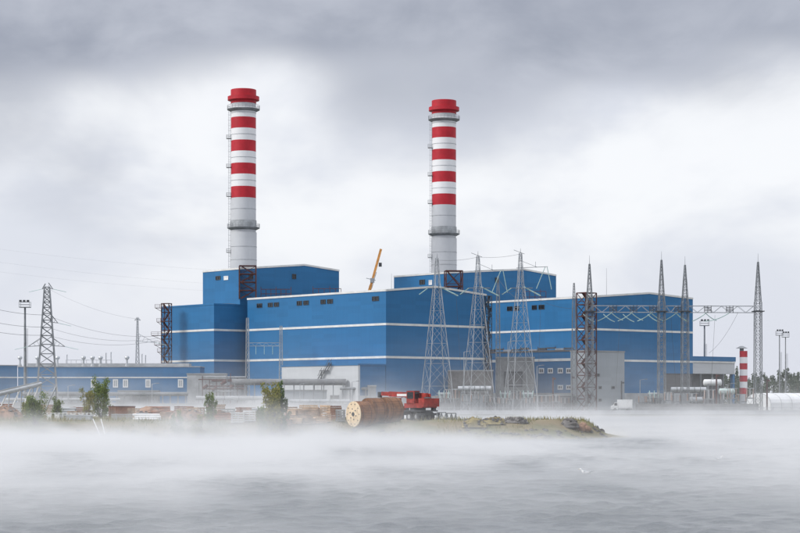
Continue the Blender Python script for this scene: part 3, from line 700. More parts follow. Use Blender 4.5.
stair_tower('narrow black service ladder cage in the corner where the two halls meet', G(488.5, 626), .8, GZ, ZY(296, 626), 11, M['dark_steel'], R(41), w=.16)
# roof pipework frames
def roof_frame(px0, px1, Y, z0, z1, label):
    a = G(px0, Y, z0); b_ = G(px1, Y, z0); t = thing('roof_pipework', label, 'pipework', a, 'dark red roof pipework'); n = max(3, int((b_ - a).length / 1.6))
    rl = MB()
    for z in (z0 + .3, (z0 + z1) / 2, z1): rl.beam((a.x, Y, z), (b_.x, Y, z), .18)
    rl.build('pipe', M['rust'], t); pr = MB()
    for k in range(n + 1): x = a.x + (b_.x - a.x) * k / n; pr.beam((x, Y, z0), (x, Y, z1 + (.8 if k % 3 == 0 else 0)), .16); pr.beam((x, Y, z0), (x, Y + 1.5, z0), .14)
    pr.build('support', M['rust'], t)
roof_frame(261, 291, 655, 38.0, 41.0, 'dark red railed pipework on the roof by the left boiler house')
roof_frame(313, 341, 662, 38.2, 41.6, 'dark red pipework low against the right half of the left boiler house')
roof_frame(524, 546, 690, 38.4, 42.2, 'dark red pipework against the right boiler house')
# small roof items
for px, Y, z, hgt, lab in ((391.5, 606, 38.0, 5.0, 'thin lightning rod on the roof near the front corner'), (606.5, 650, 38.6, 9.0, 'thin lightning rod on the roof right of the stair tower')):
    p = G(px, Y, z); t = thing('lightning_rod', lab, 'rod', p); MB().cyl(p, p + UP * hgt, .06, .03, n=6).build('rod', M['steel'], t); MB().box(p + UP * .12, (.5, .5, .3)).build('foot', M['concrete'], t)

# ------------------------------------------------------------------ left side: low blue building, pylons, masts
YL = 628
lb, lq = flat_block('low_building', 'long low blue building with one white stripe at the left edge', G(18, YL), Vector((1, 0, 0)), G(200, YL).x - G(18, YL).x, 14, GZ, ZY(367, YL), M['blue'], cap=M['plinth'], caph=.25)
A = G(18, YL); L_ = G(200, YL).x - A.x; dX = Vector((1, 0, 0))
strip(lb, 'band', A, dX, 0, L_, ZY(378, YL), ZY(376.8, YL), .12, M['trim'])
for px in (93.5, 115.5, 125.5, 148, 180.5): window(lb, A, dX, px - 2.6, px + 2.6, 379.2, 387.5, M['frame_white'], M['grey_clad'], True, .35)
up = MB(); up.prism([A + Vector((2, 5, 0)), A + Vector((L_ - 4, 5, 0)), A + Vector((L_ - 4, 13, 0)), A + Vector((2, 13, 0))], ZY(367, YL) + .26, ZY(363.3, YL) + .1); up.build('roof_housing', M['plinth'], lb)
d2 = Vector((0.94, 0.34, 0)); A2 = A - d2 * 40
lw, _q = flat_block('low_building', 'short angled blue wing at the extreme left of the picture', A2, d2, 39.8, 10, GZ, ZY(367, YL) + .4, M['blue'], cap=M['plinth'], caph=.25)
strip(lw, 'band', A2, d2, 0, 39.8, ZY(378, YL), ZY(376.8, YL), .12, M['trim'])
def roof_vent(px, k, where):
    Y = YL + 3; z0 = ZY(367, YL) + .25; p = G(px, Y, z0); zt = ZY(359, Y)
    t = thing('roof_vent', where, 'vent', p, 'silver ball vents on the low roof')
    MB().cyl(p, (p.x, p.y, zt), .28, n=8).build('pipe', M['galv'], t); MB().sphere((p.x, p.y, zt + .4), .75, 12, 8, (1, 1, .9)).build('turbine_ball', M['silver'], t, smooth=True)
    MB().cyl((p.x, p.y, z0), (p.x, p.y, z0 + .8), .7, .4, n=8).build('foot', M['plinth'], t)
for px, wh in ((20, 'silver ball vent under the floodlight mast'), (37.5, 'silver ball vent just left of the tall pylon foot'), (57.5, 'silver ball vent just right of the tall pylon foot'), (83.5, 'silver ball vent, left one of a close pair mid roof'), (92.5, 'lower silver ball vent, right one of a close pair'), (100.5, 'silver ball vent in the middle of the low roof'), (127, 'silver ball vent left of the slim pylon')): roof_vent(px, 0, wh)
for px, hh, lab in ((67, 2.6, 'short roof pipe at the left end of the roof rail'), (106, 3.2, 'taller thin roof pipe, first of two'), (111, 3.4, 'thin roof pipe, second of two'), (142, 2.8, 'thin roof pipe right of the slim pylon'), (145.5, 2.4, 'short roof pipe beside the rusty stair tower')):
    p = G(px, YL + 8, ZY(363.3, YL) + .1); t = thing('roof_pipe', lab, 'pipe', p); MB().cyl(p, p + UP * hh, .14, n=6).build('pipe', M['galv'], t); MB().cyl(p + UP * hh, p + UP * (hh + .3), .3, .1, n=8).build('cap', M['galv'], t)
rr = thing('roof_rail', 'grey roof rail with posts above the low blue building', 'railing', G(66, YL + 9, ZY(363.3, YL) + .1)); a = G(66, YL + 9, ZY(363.3, YL) + .1); b_ = G(112, YL + 9, ZY(363.3, YL) + .1)
for k in range(10): p = a.lerp(b_, k / 9); MB().beam(p, p + UP * 1.1, .1).build('post', M['galv'], rr)
MB().beam(a + UP * 1.1, b_ + UP * 1.1, .14).build('rail', M['galv'], rr)
# tall pylon
def pylon(px, Y, ytop, base, top, npan, label, arms, lw=.3, m=None):
    c = G(px, Y, GZ); zt = ZY(ytop, Y); m = m or M['steel']
    t = thing('pylon', label, 'pylon', c, 'power line pylons')
    lattice(t, c, [(GZ, base), (zt, top)], npan, lw, lw * .45, m, rz=R(12))
    for (y, l, r_) in arms:
        z = ZY(y, Y); hw = lerp_prof([(GZ, base), (zt, top)], z); am = MB()
        for side, L in ((-1, l), (1, r_)):
            if L <= 0: continue
            tip = Vector((c.x + side * L * Y / F, c.y, z - .3))
            for dy in (-hw * .7, hw * .7):
                am.beam((c.x + side * hw * .6, c.y + dy, z), tip, .16); am.beam((c.x + side * hw * .6, c.y + dy, z + 2.6 * min(1, L / 10)), tip, .12)
            nn = 4
            for k in range(nn): am.beam(Vector((c.x + side * hw * .6, c.y, z)).lerp(tip, k / nn), Vector((c.x + side * hw * .6, c.y, z + 2.6 * min(1, L / 10))).lerp(tip, (k + .6) / nn), .08)
        am.build('crossarm', m, t)
        for side, L in ((-1, l), (1, r_)):
            if L > 4: tip = Vector((c.x + side * L * Y / F, c.y, z - .3)); insulator(t, tip, tip + Vector((side * 4.0, 0, -.9)), .1)
    return c
pc = pylon(47, 600, 287, 3.3, .75, 15, 'tall dark lattice pylon beside the floodlight mast at far left', ((288, 5, 6), (322, 3, 11), (345.5, 19, 18)), .36)
pd = pylon(137.5, 655, 318, .95, .18, 22, 'slim pale lattice pylon above the low blue roof', ((341.5, 2, 17), (319.5, 3, 3)), .2, M['galv'])
for k, (y0, y1) in enumerate(((302, 319), (316, 331), (326, 339))):
    wire('conductor', ('upper', 'middle', 'lower')[k] + ' power line sagging in from the left edge to the tall pylon', P(-30, y0, 560), P(47, y1 - 4 + 0, 600), .9, .05)
    wire('conductor', ('upper', 'middle', 'lower')[k] + ' power line running from the tall pylon towards the rusty stair tower', P(47, y1 - 4, 600), P(158, 336 + k * 2.2, 662), 2.2, .035)
for k, (y0, y1, ye) in enumerate(((245, 262, 271), (258, 272, 285), (268, 280, 292))):
    wire('conductor', ('highest', 'second', 'third')[k] + ' faint wire slanting across the sky left of the chimney', P(-30, y0, 820), P(232, ye, 860), 1.2, .012)
wire('conductor', 'faint wire between the tall pylon and the slim pylon', P(47, 288, 600), P(137.5, 319, 655), 1.5, .02)
# floodlight masts
def flood(px, Y, ytop, label, w=2.6, r=.42, z0=GZ):
    c = G(px, Y, z0); zt = ZY(ytop, Y)
    t = thing('floodlight_mast', label, 'floodlight mast', c, 'floodlight masts')
    MB().cyl(c, (c.x, c.y, zt - 1.5), r, r * .6, n=10).build('pole', M['steel'], t)
    pf = MB(); pf.box((c.x, c.y, zt - 1.6), (w * 1.2, w * .9, .2))
    for x in (-w * .58, w * .58):
        for y in (-w * .43, w * .43): pf.beam((c.x + x, c.y + y, zt - 1.6), (c.x + x, c.y + y, zt), .1)
    for z in (zt - .8, zt): 
        for y in (-w * .43, w * .43): pf.beam((c.x - w * .58, c.y + y, z), (c.x + w * .58, c.y + y, z), .1)
    pf.build('platform', M['steel'], t)
    for x in (-.42, 0, .42):
        lm = MB(); lm.box((c.x + x * w, c.y - w * .48, zt + .25), (w * .26, .5, .62)); lm.build('floodlight', M['dark_steel'], t)
    ld = MB()
    for dx in (.45, .8): ld.beam((c.x + dx, c.y, z0), (c.x + dx, c.y, zt - 8 if zt > 18 else zt - 2), .09)
    ld.build('ladder', M['steel'], t)
flood(25, 606, 302, 'floodlight mast with square lamp head at far left', 2.7, .48)
flood(704.5, 700, 321, 'floodlight mast behind the right end of the blue gable', 2.6, .42)
flood(779.5, 760, 331, 'left one of two thin floodlight masts above the distant trees', 2.2, .3)
flood(785.5, 780, 333, 'right one of two thin floodlight masts above the distant trees', 2.2, .3)

# orange crane boom behind the nearer hall
cb = G(337, 722, GZ); oc = thing('mobile_crane', 'orange telescopic crane boom raised steeply behind the blue roof', 'crane', cb)
pA = P(337.5, 406, 722); pT = P(381, 249, 722); dB = (pT - pA)
for k, (f0, f1_, w_) in enumerate(((0, .48, 1.35), (.46, .77, 1.1), (.76, 1.0, .85))): MB().beam(pA + dB * f0, pA + dB * f1_, w_, w_).build('boom_section', M['orange'], oc)
hd = MB(); q = pA + dB * .90; hd.box(q + Vector((1.3, 0, 0)), (1.1, 1.0, 1.4)); hd.build('jib_bracket', M['dark_steel'], oc)
hd = MB(); q = pA + dB * .80; hd.box(q, (1.5, 1.3, 1.6), None); hd.beam(q + Vector((-2.2, 0, .8)), q + Vector((1.2, 0, 0)), .22); hd.beam(q + Vector((-.2, -.7, -3)), q + Vector((1.5, -.7, 3)), .22); hd.build('boom_collar', M['galv'], oc)
MB().box(cb + UP * 1.5, (11, 2.8, 1.0)).box(cb + Vector((-4.5, 0, 2.8)), (2.2, 2.6, 1.7)).build('carrier', M['orange'], oc)
for x in (-4, -2.4, 2.4, 4): MB().cyl(cb + Vector((x, -1.4, .65)), cb + Vector((x, 1.4, .65)), .65, n=16).build('wheel', M['rubber'], oc)

# ------------------------------------------------------------------ works yard clutter
def pipe_rack(name, label, px0, px1, Y, zc_, r, m, nleg, cat='pipe', xb=False, parts2=0):
    a = G(px0, Y, GZ); b_ = G(px1, Y, GZ); t = thing(name, label, cat, a)
    MB().cyl((a.x, Y, zc_), (b_.x, Y, zc_), r, n=20).build('pipe', m, t, smooth=False)
    for k in range(1, 6):
        x = a.x + (b_.x - a.x) * k / 6; MB().cyl((x - .12, Y, zc_), (x + .12, Y, zc_), r + .06, n=20).build('flange', M['steel'], t)
    for k in range(nleg):
        x = a.x + (b_.x - a.x) * (k + .3) / (nleg - .4); fr = MB()
        for dy in (-r, r): fr.beam((x, Y + dy, GZ), (x, Y + dy, zc_ - r * .6), .22)
        fr.beam((x, Y - r * 1.3, zc_ - r - .1), (x, Y + r * 1.3, zc_ - r - .1), .25)
        fr.build('support', M['steel'], t)
    if xb:
        br = MB(); n = nleg - 1
        for k in range(n):
            x0 = a.x + (b_.x - a.x) * (k + .3) / (nleg - .4); x1 = a.x + (b_.x - a.x) * (k + 1.3) / (nleg - .4)
            br.beam((x0, Y - r, GZ + .3), (x1, Y - r, zc_ - r), .16); br.beam((x1, Y - r, GZ + .3), (x0, Y - r, zc_ - r), .16); br.beam((x0, Y - r, zc_ - r - .3), (x1, Y - r, zc_ - r - .3), .18)
        br.build('bracing', M['galv'], t)
    return t
pipe_rack('lagged_pipe', 'silver lagged pipe on a cross-braced trestle before the fire wall', 458, 491, 599, ZY(388.5, 599), .75, M['silver'], 4, xb=True)
pipe_rack('lagged_pipe', 'long silver pipe on legs in front of the right bay opening', 671, 706, 606, ZY(389.5, 606), .75, M['silver'], 5)
pipe_rack('lagged_pipe', 'dark grey elevated duct on posts behind the green shrubs', 232, 346, 596, ZY(382, 596), .95, mat('duct_grey', (.22, .225, .235), .7, .15, .4), 12)
pipe_rack('lagged_pipe', 'thin grey pipe bridge below the annex, ending at a small box', 340, 376, 594, ZY(388.5, 594), .4, M['steel'], 5)
pipe_rack('lagged_pipe', 'low pale pipe along the ground left of the shrubs', 196, 282, 588, ZY(398, 588), .6, M['plinth'], 10)
pipe_rack('lagged_pipe', 'low pale pipe along the ground between shrub and timber', 290, 350, 586, ZY(401, 586), .5, M['galv'], 8)
def tank(label, px0, px1, Y, zc_, r, m):
    a = G(px0, Y, GZ); b_ = G(px1, Y, GZ); t = thing('storage_tank', label, 'tank', (a.x, Y, GZ), 'horizontal tanks'); e_ = r * .35
    bd = MB(); prof = [(.05, 0), (r * .6, e_ * .35), (r * .9, e_ * .8), (r, e_ * 1.2)]; L = b_.x - a.x
    pr = prof + [(q[0], L - q[1]) for q in reversed(prof)]; bd.lathe((0, 0, 0), pr, 20); bd.v = [(a.x + z, Y + y, zc_ + x) for x, y, z in bd.v]
    bd.build('vessel', m, t, smooth=True)
    for f_ in (.25, .75): MB().hexa([(a.x + L * f_ + dx, Y + dy, z) for z, w_ in ((GZ, .9), (zc_ - r * .5, .9)) for dx, dy in ((-.25, -r * w_), (.25, -r * w_), (.25, r * w_), (-.25, r * w_))]).build('saddle', M['steel'], t)
    MB().cyl((a.x + L * .5, Y, zc_ + r * .9), (a.x + L * .5, Y, zc_ + r + .5), .4, n=10).build('manhole', M['steel'], t)
tank('white horizontal tank raised high before the low wing', 703, 722, 622, ZY(382.5, 622), 1.0, M['white_paint'])
tank('pale greenish horizontal tank between brown post and striped stack', 718.5, 735, 618, ZY(391.5, 618), 1.0, mat('pale_green_paint', (.52, .62, .60), .4, .08))
tank('small pale tank low beside the bay opening', 688, 703, 600, ZY(400, 600), .9, M['galv'])
# concrete perimeter fence: every panel a part
def fence(label, px0, px1, Y, hgt, step=4.0, m=None):
    a = G(px0, Y, GZ); b_ = G(px1, Y, GZ); n = int((b_.x - a.x) / step); t = thing('concrete_fence', label, 'fence', a, 'concrete panel fences'); pm = None; qm = None
    for k in range(n):
        x = a.x + k * step
        if pm is None:
            pm = MB().box((a.x + step / 2, Y, GZ + hgt / 2), (step - .3, .14, hgt)).box((a.x + step / 2, Y - .05, GZ + hgt * .55), (step - 1.0, .14, hgt * .6)).build('panel', m or M['concrete'], t); qm = MB().box((a.x, Y, GZ + hgt / 2 + .1), (.3, .3, hgt + .2)).build('post', m or M['concrete'], t)
        else:
            for src in (pm, qm): c_ = src.copy(); c_.location = src.location + Vector((k * step, 0, 0)); COL.objects.link(c_)
fence('grey concrete panel fence behind the spit on the left', 150, 455, 581, 2.3)
fence('grey concrete panel fence along the right bank', 636, 762, 584, 2.2, m=M['concrete'])
fence('grey concrete panel fence below the low blue building', 0, 146, 583, 2.6)
pipe_rack('lagged_pipe', 'long grey pipe on legs before the low blue building', 22, 188, 606, ZY(394, 606), .6, M['steel'], 22)
pipe_rack('lagged_pipe', 'pale thinner pipe below the long grey one at far left', 4, 120, 598, ZY(399.5, 598), .45, M['galv'], 18)
# bank railing
rl = thing('bank_railing', 'pale low railing along the far bank at right', 'railing', G(610, 579, GZ)); a = G(440, 579, GZ + .3); b_ = G(800, 579, GZ + .3); n = 40
for k in range(n + 1): p = a.lerp(b_, k / n); MB().beam(p - UP * .3, p + UP * .9, .1).build('post', M['galv'], rl)
for z in (.45, .88): MB().beam(a + UP * z, b_ + UP * z, .1).build('rail', M['galv'], rl)
# posts
for px, Y, yt, mm, lab in ((553, 600, 377, 'rust', 'thin red-brown post before the blue annex, left of two'), (572, 600, 376, 'rust', 'thin red-brown post before the blue annex, right of two'), (621.5, 594, 381, 'dark_steel', 'dark post right behind the white van'), (716.5, 598, 374, 'rust', 'leaning red-brown post before the tanks'), (767, 600, 379, 'rust', 'brown post right of the lone lattice mast')):
    p = G(px, Y, GZ); t = thing('post', lab, 'post', p); zt = ZY(yt, Y)
    MB().cyl(p, (p.x, p.y, zt), .28, .22, n=10).build('pole', M[mm], t); MB().box((p.x, p.y, GZ + .2), (1, 1, .4)).build('foot', M['concrete'], t); MB().box((p.x + .3, p.y, zt - .5), (1.0, .4, .5)).build('bracket', M[mm], t)
# red pipework clutter at the foot of the left block
pw = thing('pipework', 'tangle of red-brown pipework at the foot of the left blue block', 'pipework', G(198, 612, GZ))
for k in range(7):
    z = 7.4 + k * .75 + random.uniform(-.2, .2); a = 198 + random.uniform(0, 14); b_ = 246 - random.uniform(0, 10); MB().cyl(G(a, 612 + k * .5, z), G(b_, 612 + k * .5, z), random.uniform(.12, .3), n=8).build('pipe', M['rust'] if k % 3 else M['galv'], pw)
for k in range(14):
    p = G(199 + k * 3.5, 613, GZ); MB().beam(p, p + UP * random.uniform(6.5, 11.5), .22).build('support', M['rust'] if k % 2 else M['steel'], pw)
for k in range(5):
    p = G(203 + k * 9, 611, 7.5 + random.uniform(0, 2.5)); MB().cyl(p, p + Vector((1.5, 0, 1.0)), .5, n=10).build('valve', M['rust'], pw)
# shed and boxes in the yard
def shed(label, px0, px1, Y, ytop, m, depth=5, door=True):
    a = G(px0, Y, GZ); t, q = flat_block('shed', label, Vector((a.x, a.y, 0)), dX, G(px1, Y).x - a.x, depth, GZ, ZY(ytop, Y), m, cat='shed')
    if door: w_ = G(px1, Y).x - a.x; window_s(t, Vector((a.x, a.y, 0)), dX, w_ * .2, w_ * .2 + 1.6, GZ, GZ + 2.2, M['steel'], M['dark_clad_shade'], False, .12, 'door')
shed('grey flat shed with a door before the low blue building', 44, 78, 612, 393, M['grey_clad'])
shed('brownish flat shed before the low blue windows', 118, 158, 612, 391.5, M['concrete'])
shed('small pale shed at the right end of the low blue building', 187, 226, 616, 374.5, M['plinth'])
shed('long low grey shed under the elevated duct', 262, 330, 604, 391, M['grey_clad'])
shed('grey switch box at the end of the thin pipe bridge', 368, 376, 592, 386.5, M['steel'], 3, False)
shed('dark low shed between the two red-brown posts', 536, 576, 604, 396, M['dark_clad_shade'], 5, False)
shed('grey transformer house behind the cross-braced trestle', 462, 486, 606, 396, M['grey_clad'])
# transformers
for px, Y, lab in ((444, 600, 'grey power transformer with bushings left of the lagged pipe'), (505, 612, 'grey power transformer with bushings before the concrete bay'), (528, 610, 'grey power transformer with bushings at the right of the concrete bay'), (654, 612, 'blue-grey power transformer left of the bay opening')):
    p = G(px, Y, GZ); t = thing('transformer', lab, 'transformer', p, 'power transformers')
    MB().box(p + UP * 2.2, (4.4, 3.2, 3.6)).build('tank', M['steel'], t); MB().box(p + UP * .25, (5.0, 3.8, .4)).build('base', M['concrete'], t)
    MB().cyl(p + Vector((-1.8, .5, 5.1)), p + Vector((1.8, .5, 5.1)), .5, n=14).build('conservator', M['galv'], t)
    for k in range(6): MB().box(p + Vector((-2.0 + k * .8, -1.9, 2.2)), (.18, .6, 2.8)).build('radiator', M['galv'], t)
    for k in (-1.2, 0, 1.2): insulator(t, p + Vector((k, -.6, 4.0)), p + Vector((k * 1.25, -.8, 6.2)), .2, name='bushing')
def stand(px, Y, label, group, hgt=4.2, src=[None]):
    p = G(px, Y, GZ)
    if src[0] is None:
        t = thing('insulator_stand', label, 'insulator stand', (0, 0, 0), group)
        fr = MB()
        for x in (-1.1, 1.1): fr.beam((x, 0, 0), (x, 0, 2.6), .2)
        fr.beam((-1.4, 0, 2.6), (1.4, 0, 2.6), .24); fr.beam((-1.1, 0, .3), (1.1, 0, 2.5), .1); fr.beam((1.1, 0, .3), (-1.1, 0, 2.5), .1); fr.build('frame', M['steel'], t, local=True)
        for x in (-1.1, 0, 1.1):
            mb = MB()
            for k in range(7): mb.cyl((x, 0, 2.7 + k * .26), (x, 0, 2.96 + k * .26), .2, .1, n=8)
            mb.build('insulator', mat('porcelain_%d' % int(x * 10 + 20), (.30, .20, .16), .3) if x else M['plinth'], t, local=True)
        MB().beam((-1.6, 0, 4.6), (1.6, 0, 4.6), .12).build('busbar', M['galv'], t, local=True)
        t.location = p; src[0] = t; return t
    r_ = dup(src[0], p, label, group, rz=random.uniform(-.3, .3), scale=(random.uniform(.85, 1.2),) * 2 + (random.uniform(.8, 1.5),)); return r_
ORD = ('first', 'second', 'third', 'fourth', 'fifth', 'sixth', 'seventh', 'eighth', 'ninth', 'tenth', 'eleventh')
for k, (px, Y) in enumerate(((441, 594), (451, 592), (456, 603), (467, 594), (475, 604), (487, 595), (494, 603))): stand(px, Y, ORD[k] + ' insulator stand from the left among the wide-legged masts', 'insulator stands among the wide-legged masts')
for k, (px, Y) in enumerate(((503, 594), (511, 602), (517, 595), (530, 601), (538, 594), (546, 598), (556, 595), (565, 602))): stand(px, Y, ORD[k] + ' insulator stand from the left before the concrete bay and blue annex', 'insulator stands before the bay')
for k, (px, Y) in enumerate(((642, 594), (650, 600), (668, 593), (676, 599), (692, 593), (699, 601), (709, 595), (724, 600), (733, 594), (742, 602), (750, 594))): stand(px, Y, ORD[k] + ' insulator stand from the left in the yard before the tanks', 'insulator stands before the tanks')
for px, Y, yt, lab in ((464, 606, 352, 'thin grey pole between the first two wide-legged masts'), (508, 604, 342, 'thin grey pole left of the third wide-legged mast'), (537, 603, 366, 'thin grey pole at the right edge of the concrete bay'), (640, 603, 380, 'thin grey pole left of the near-twin masts'), (728, 603, 384, 'thin grey pole beside the pale greenish tank'), (300, 590, 384, 'thin grey pole before the white annex wall'), (352, 590, 382, 'thin grey pole at the corner of the white annex'), (152, 592, 384, 'thin grey pole before the low blue building'), (68, 594, 386, 'thin grey pole right of the tall pylon')):
    p = G(px, Y, GZ); t = thing('lamp_pole', lab, 'pole', p); zt = ZY(yt, Y); MB().cyl(p, (p.x, p.y, zt), .16, .09, n=8).build('pole', M['galv'], t); MB().beam((p.x, p.y, zt), (p.x + 1.6, p.y - .4, zt + .3), .1).build('arm', M['galv'], t); MB().box((p.x + 1.7, p.y - .45, zt + .25), (.9, .3, .18)).build('lamp_head', M['steel'], t)
cn = 0
for (p_, q_, sg, lab) in ((P(437, 289, 588), P(478, 289, 590), 1.6, 'conductor slung between the first and middle wide-legged masts'), (P(478, 289, 590), P(520, 288, 592), 1.6, 'conductor slung between the middle and third wide-legged masts'), (P(520, 288, 592), P(589, 307, 597), 2.5, 'conductor slung from the third mast to the stair tower mast'), (P(437, 260, 588), P(478, 257, 590), .5, 'top earth wire between the first and middle masts'), (P(478, 257, 590), P(520, 254, 592), .5, 'top earth wire between the middle and third masts'), (P(456, 294, 594), P(462, 386, 600), .4, 'down lead from the first mast to the lagged pipe'), (P(499, 296, 598), P(500, 384, 604), .4, 'down lead right of the middle mast'), (P(541, 296, 600), P(538, 388, 602), .4, 'down lead right of the third mast'), (P(498, 278, 612), P(520, 300, 592), 1.0, 'short wire from the slender pole to the third mast'), (P(620, 316, 597), P(616, 388, 600), .4, 'down lead left of the dark post'), (P(671, 318, 598), P(676, 386, 604), .4, 'down lead between the near-twin masts'), (P(715, 315, 600), P(711, 384, 606), .5, 'down lead above the white tank')):
    wire('conductor', lab, p_, q_, sg, .035)
# white van
vp = G(611.5, 590, GZ); vt = thing('van', 'white box van parked on the far bank', 'van', vp)
def vb(x0, x1, y0, y1, z0, z1): return MB().hexa([(vp.x + x, vp.y + y, vp.z + z) for z in (z0, z1) for x, y in ((x0, y0), (x1, y0), (x1, y1), (x0, y1))])
cabm = MB(); pf = [(0, .5), (0, 1.25), (.35, 1.45), (.85, 2.2), (1.7, 2.3), (1.7, .5)]
for i_ in range(6):
    a, b_ = pf[i_], pf[(i_ + 1) % 6]; cabm.face([vp + Vector((a[0], 0, a[1])), vp + Vector((a[0], 2.1, a[1])), vp + Vector((b_[0], 2.1, b_[1])), vp + Vector((b_[0], 0, b_[1]))])
cabm.face([vp + Vector((x, 0, z)) for x, z in reversed(pf)]); cabm.face([vp + Vector((x, 2.1, z)) for x, z in pf])
cabm.build('cab', M['white_paint'], vt)
vb(1.75, 5.5, -.1, 2.2, .75, 3.0).build('cargo_box', M['white_paint'], vt); vb(.2, 5.4, .2, 1.9, .45, .72).build('chassis', M['dark_steel'], vt)
vb(.75, 1.5, -.03, .01, 1.45, 2.1).build('side_window', M['glass'], vt); vb(-.04, .02, .2, .55, .8, 1.05).build('headlight', M['frame_white'], vt); vb(-.04, .02, 1.55, 1.9, .8, 1.05).build('headlight', M['frame_white'], vt); vb(-.1, .1, .05, 2.05, .42, .62).build('bumper', M['dark_steel'], vt)
MB().face([vp + Vector(q) for q in ((.40, .15, 1.56), (.82, .15, 2.16), (.82, 1.95, 2.16), (.40, 1.95, 1.56))]).build('windscreen', M['glass'], vt).location += Vector((-.03, 0, .03))
for x in (.95, 4.4):
    for y in (-.02, 1.85): MB().cyl(vp + Vector((x, y, .42)), vp + Vector((x, y + .27, .42)), .42, n=16).build('wheel', M['rubber'], vt)
vt.scale = (1.12, 1.12, 1.15)
# white hangar at right edge
hp = G(771, 640, GZ); hg = thing('storage_hangar', 'white rounded membrane hangar at the right edge', 'hangar', hp)
ax = Vector((.93, .37, 0)); ay = Vector((-.37, .93, 0)); r_ = 8.6; sh = MB(); nseg = 14; Lh = 34
for k in range(nseg):
    a0, a1 = math.pi * k / nseg, math.pi * (k + 1) / nseg
    f_ = lambda a, l: hp + ay * (r_ - r_ * math.cos(a)) * .9 + ax * l + UP * (5.6 * math.sin(a) ** .55)
    sh.face([f_(a0, 0), f_(a0, Lh), f_(a1, Lh), f_(a1, 0)])
sh.build('membrane', M['tarp'], hg)
en = MB(); en.face([hp + ay * (r_ - r_ * math.cos(math.pi * k / nseg)) * .9 + UP * (5.6 * max(0, math.sin(math.pi * k / nseg)) ** .55) for k in range(nseg + 1)]); en.build('end_wall', M['tarp'], hg)
for l in range(0, 35, 4):
    rb = MB()
    for k in range(nseg): a0, a1 = math.pi * k / nseg, math.pi * (k + 1) / nseg; rb.beam(f_(a0, l) - ay * .03, f_(a1, l) - ay * .03, .12)
    rb.build('rib', M['plinth'], hg)
# ------------------------------------------------------------------ trees
def leaf_cloud(c, rad, n, size, seed, up=0.0):
    r = np.random.default_rng(seed); d = r.normal(size=(n, 3)); d /= np.linalg.norm(d, axis=1)[:, None]; rr_ = r.random(n) ** .5
    return np.array(c) + d * rr_[:, None] * np.array(rad), r
def leaves(pts, size, r, name, m, parent):
    n = len(pts); a = r.normal(size=(n, 3)); a /= np.linalg.norm(a, axis=1)[:, None]; b_ = np.cross(a, r.normal(size=(n, 3))); b_ /= np.linalg.norm(b_, axis=1)[:, None]
    s = size * (.6 + .8 * r.random(n))[:, None]; off = np.array(parent.location) if parent else 0
    p = pts - off
    v = np.stack([p - a * s, p - b_ * s * .45, p + a * s, p + b_ * s * .45], 1).reshape(-1, 3)
    me = bpy.data.meshes.new(name); me.from_pydata(v.tolist(), [], np.arange(4 * n).reshape(-1, 4).tolist()); me.update(); me.materials.append(m)
    o_ = bpy.data.objects.new(name, me); COL.objects.link(o_); o_.parent = parent; return o_
def shrub(px, Y, ytop, wpx, label, leafm, seed, nst=6, dens=1.0, cat='shrub'):
    x = G(px, Y).x; z0 = sz(x, Y) - .1; H = ZY(ytop, Y) - z0; w = wpx * Y / F / 2
    t = thing('shrub', label, cat, (x, Y, z0), 'young trees and shrubs on the spit'); r = np.random.default_rng(seed); P_ = []; w *= 1.3; dens *= 1.15
    for k in range(nst):
        a = r.random() * 6.283; lean = (r.random() ** .6) * w * .85; hh = H * (.62 + .38 * r.random()) if k else H
        b0 = Vector((x + .15 * math.cos(a), Y + .15 * math.sin(a), z0)); tip = Vector((x + lean * math.cos(a), Y + lean * math.sin(a), z0 + hh)); kn = b0.lerp(tip, .45) + Vector((r.normal() * .12, r.normal() * .12, 0)) * w
        tr = MB().cyl(b0, kn, .05 * H / 4.5, .035 * H / 4.5, n=6).cyl(kn, tip, .035 * H / 4.5, .008, n=5)
        for j in range(8):
            f_ = .06 + .11 * j; q = b0.lerp(kn, f_ / .45) if f_ < .45 else kn.lerp(tip, (f_ - .45) / .55); aa = r.random() * 6.283; L = (.35 + .35 * r.random()) * w * (1.2 - f_ * .7)
            e_ = q + Vector((math.cos(aa) * L, math.sin(aa) * L, L * .9)); tr.cyl(q, e_, .02, .006, n=4)
            c_, _ = leaf_cloud(q.lerp(e_, .75), (L * .55, L * .55, L * .7), int(46 * dens), .1, seed * 97 + k * 11 + j); P_.append(c_)
        tr.build('trunk' if k == 0 else 'stem', M['bark'], t)
        for f_ in (.75, .88, .98):
            c_, _ = leaf_cloud(kn.lerp(tip, (f_ - .45) / .55), (w * .22, w * .22, H * .09), int(42 * dens), .1, seed * 53 + k * 7 + int(f_ * 100)); P_.append(c_)
    leaves(np.concatenate(P_), .085 * max(1, H / 4.5), r, 'crown', leafm, t)
shrub(273, 226, 384, 20, 'leafy yellow-green young tree in front of the grey duct, left of a darker twin', M['leaf_yellow'], 1, 12, 1.2)
shrub(281.5, 227.5, 383, 11, 'dark green slender young tree close to the timber pile', M['leaf_dark'], 2, 8, 1.3)
shrub(210, 229, 393, 12, 'slim green sapling alone in the mist left of the white crates', M['leaf'], 3, 5)
shrub(35, 224, 393, 22, 'bushy green shrub at the left end of the spit', M['leaf'], 4, 8)
shrub(26, 226, 402, 10, 'small yellowing shrub just left of the bushy one', M['leaf_yellow'], 5, 4)
shrub(101, 268, 377, 20, 'tall pale green tree behind the rusty container', M['leaf'], 6, 8)
shrub(88, 266, 388, 14, 'yellowish shrub left of the rusty container', M['leaf_yellow'], 7, 5)
shrub(58, 262, 397, 14, 'low green shrub before the inclined gangway', M['leaf'], 8, 5)
shrub(178, 224, 411, 14, 'low sparse bush in the mist, second from the sapling', M['leaf'], 9, 5, .8)
